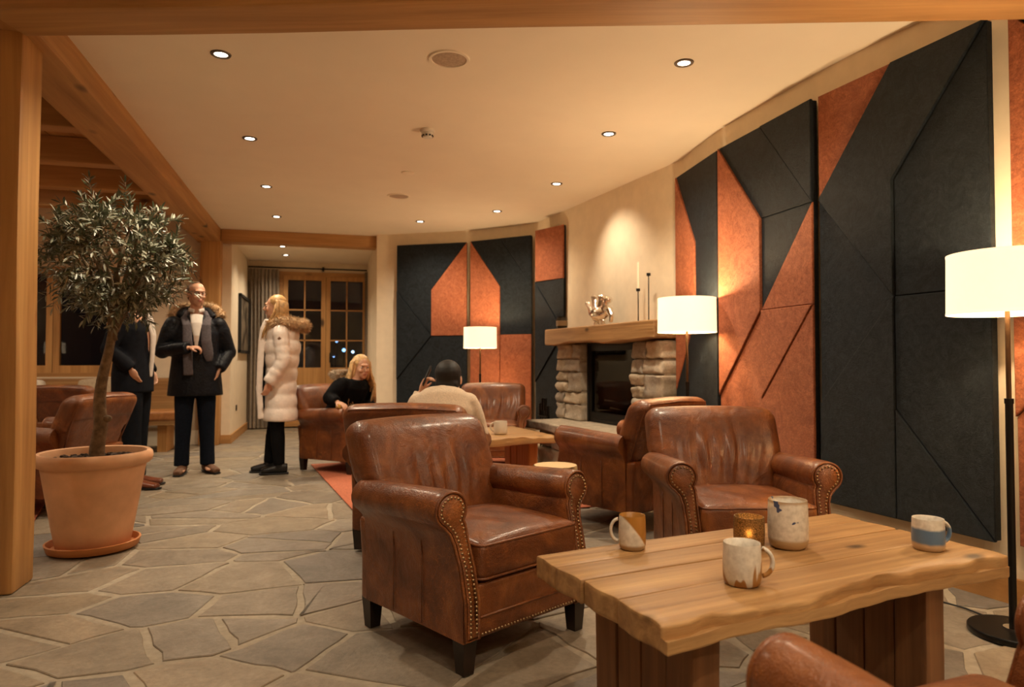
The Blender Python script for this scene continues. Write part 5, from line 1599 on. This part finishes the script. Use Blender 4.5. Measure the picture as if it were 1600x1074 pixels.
for i in range(110):
    a = rs_.uniform(-2.0, 2.0) + PI / 2
    x0 = .088 * math.cos(a); y0 = .015 + .080 * math.sin(a); sg = 1 if x0 > 0 else -1
    front = y0 < .03
    l = .22 + (.12 if front else 0) + rs_.uniform(-.05, .03)
    st_.append([c + Mr @ Vector(p_) for p_ in ((x0 * .3, y0 * .5 + .01, .120), (x0 * 1.03, y0 + .012, .050), (x0 * 1.22, y0 + .012, -.05), (x0 * 1.45 + sg * .02, y0 * .9 - (.01 if front else 0), -l * .55), (x0 * 1.40 + rs_.uniform(-.03, .03), y0 * .8 - (.05 if front else 0), -l))])
strands('hair_lengths', lady, st_, 'blond2', .019)
for s in (-1, 1): shoe(lady, (s * .10, -.40), (0, -1), 'boot', .25, .12)
cup = obj('paper_napkin', G().rbox((0, 0, 0), (.07, .06, .045), .01, 3, 1), plain('yellow_card', (.62, .38, .10), .6), None, 180)
pw = Matrix.Translation((ch.location.x + q.x, ch.location.y + q.y, .012)) @ Matrix.Rotation(ch.rotation_euler.z, 4, 'Z') @ Vector((-.32, -.215, .645))
cup.location = (pw.x, pw.y, .645); cup.rotation_euler = (0, 0, ch.rotation_euler.z)
tag(cup, 'small yellow card under the hand of the seated blonde woman', 'card')

# --- person in the cream sweater, seen from behind
ch = chE; f2 = Matrix.Rotation(ch.rotation_euler.z, 3, 'Z'); q = f2 @ Vector((-.105, -.14, 0))
J = dict(torso=[(0, .02, .46, .16, .12), (0, .03, .54, .17, .13), (0, .03, .64, .150, .12), (0, .02, .74, .160, .12), (0, -.01, .815, .145, .10), (0, -.03, .865, .09, .07)],
         head=(-.03, -.075, .935), hrot=(rad(-4), 0, rad(-12)), hs=1.0, skin='skin', brow='dark_hair',
         armR=[(-.150, 0, .795), (-.215, -.05, .60), (-.12, -.28, .60)], handR=((.6, -.7, .1), (0, 0, -1), .5, -1),
         armL=[(.150, 0, .795), (.215, -.15, .63), (.160, -.14, .85)], handL=((-.35, .0, .9), (-.8, .2, -.2), .8, 1),
         legL=[(.085, -.02, .50), (.11, -.40, .49), (.11, -.42, .09)], legR=[(-.085, -.02, .50), (-.11, -.40, .49), (-.11, -.42, .09)])
guy, hc, Mr = person('dark haired person in a cream sweater seated with back to us', (ch.location.x + q.x, ch.location.y + q.y, .012), ch.rotation_euler.z + rad(6), J)
def f(g):
    for s in (-1, 1): g.tube([(s * .08, 0, .50), (s * .11, -.22, .51), (s * .11, -.39, .49), (s * .11, -.42, .30), (s * .11, -.42, .10)], [.10, .09, .072, .062, .058], 12)
cloth('trousers', guy, f, 'trouser')
def f(g):
    T = J['torso']; g.tube([p[:3] for p in T], [(p[3] + .035, p[4] + .035) for p in T], 20, ref=(1, 0, 0))
    g.tube([(0, -.03, .83), (0, -.045, .885)], [(.08, .075), (.066, .062)], 14, ref=(1, 0, 0))
    for a in (J['armR'], J['armL']):
        sleeve(g, a, (.074, .074, .066, .056, .044))
cloth('sweater', guy, f, 'knit')
def f(g):
    c = Vector(hc)
    def e(p, r): g.ell(c + Mr @ Vector(p), r, 18, Mr)
    e((0, .025, .040), (.084, .092, .088)); e((0, .055, -.03), (.076, .055, .070)); e((0, .06, -.075), (.055, .035, .035)); e((.055, .01, .0), (.028, .05, .05)); e((-.055, .01, .0), (.028, .05, .05))
cloth('hair', guy, f, 'dark_hair', .007)
for s in (-1, 1): shoe(guy, (s * .11, -.42), (0, -1), 'shoe_brown', .27, .09)
ph_ = obj('phone', G().rbox((0, 0, 0), (.012, .07, .14), .005, 3, 1), M['black_metal'], None, 40)
pw = Matrix.Translation((guy.location.x, guy.location.y, .012)) @ Matrix.Rotation(guy.rotation_euler.z, 4, 'Z') @ Vector((.12, -.14, .95))
ph_.location = pw; ph_.rotation_euler = (rad(25), rad(-20), guy.rotation_euler.z)
tag(ph_, 'dark phone held up by the person in the cream sweater', 'phone')
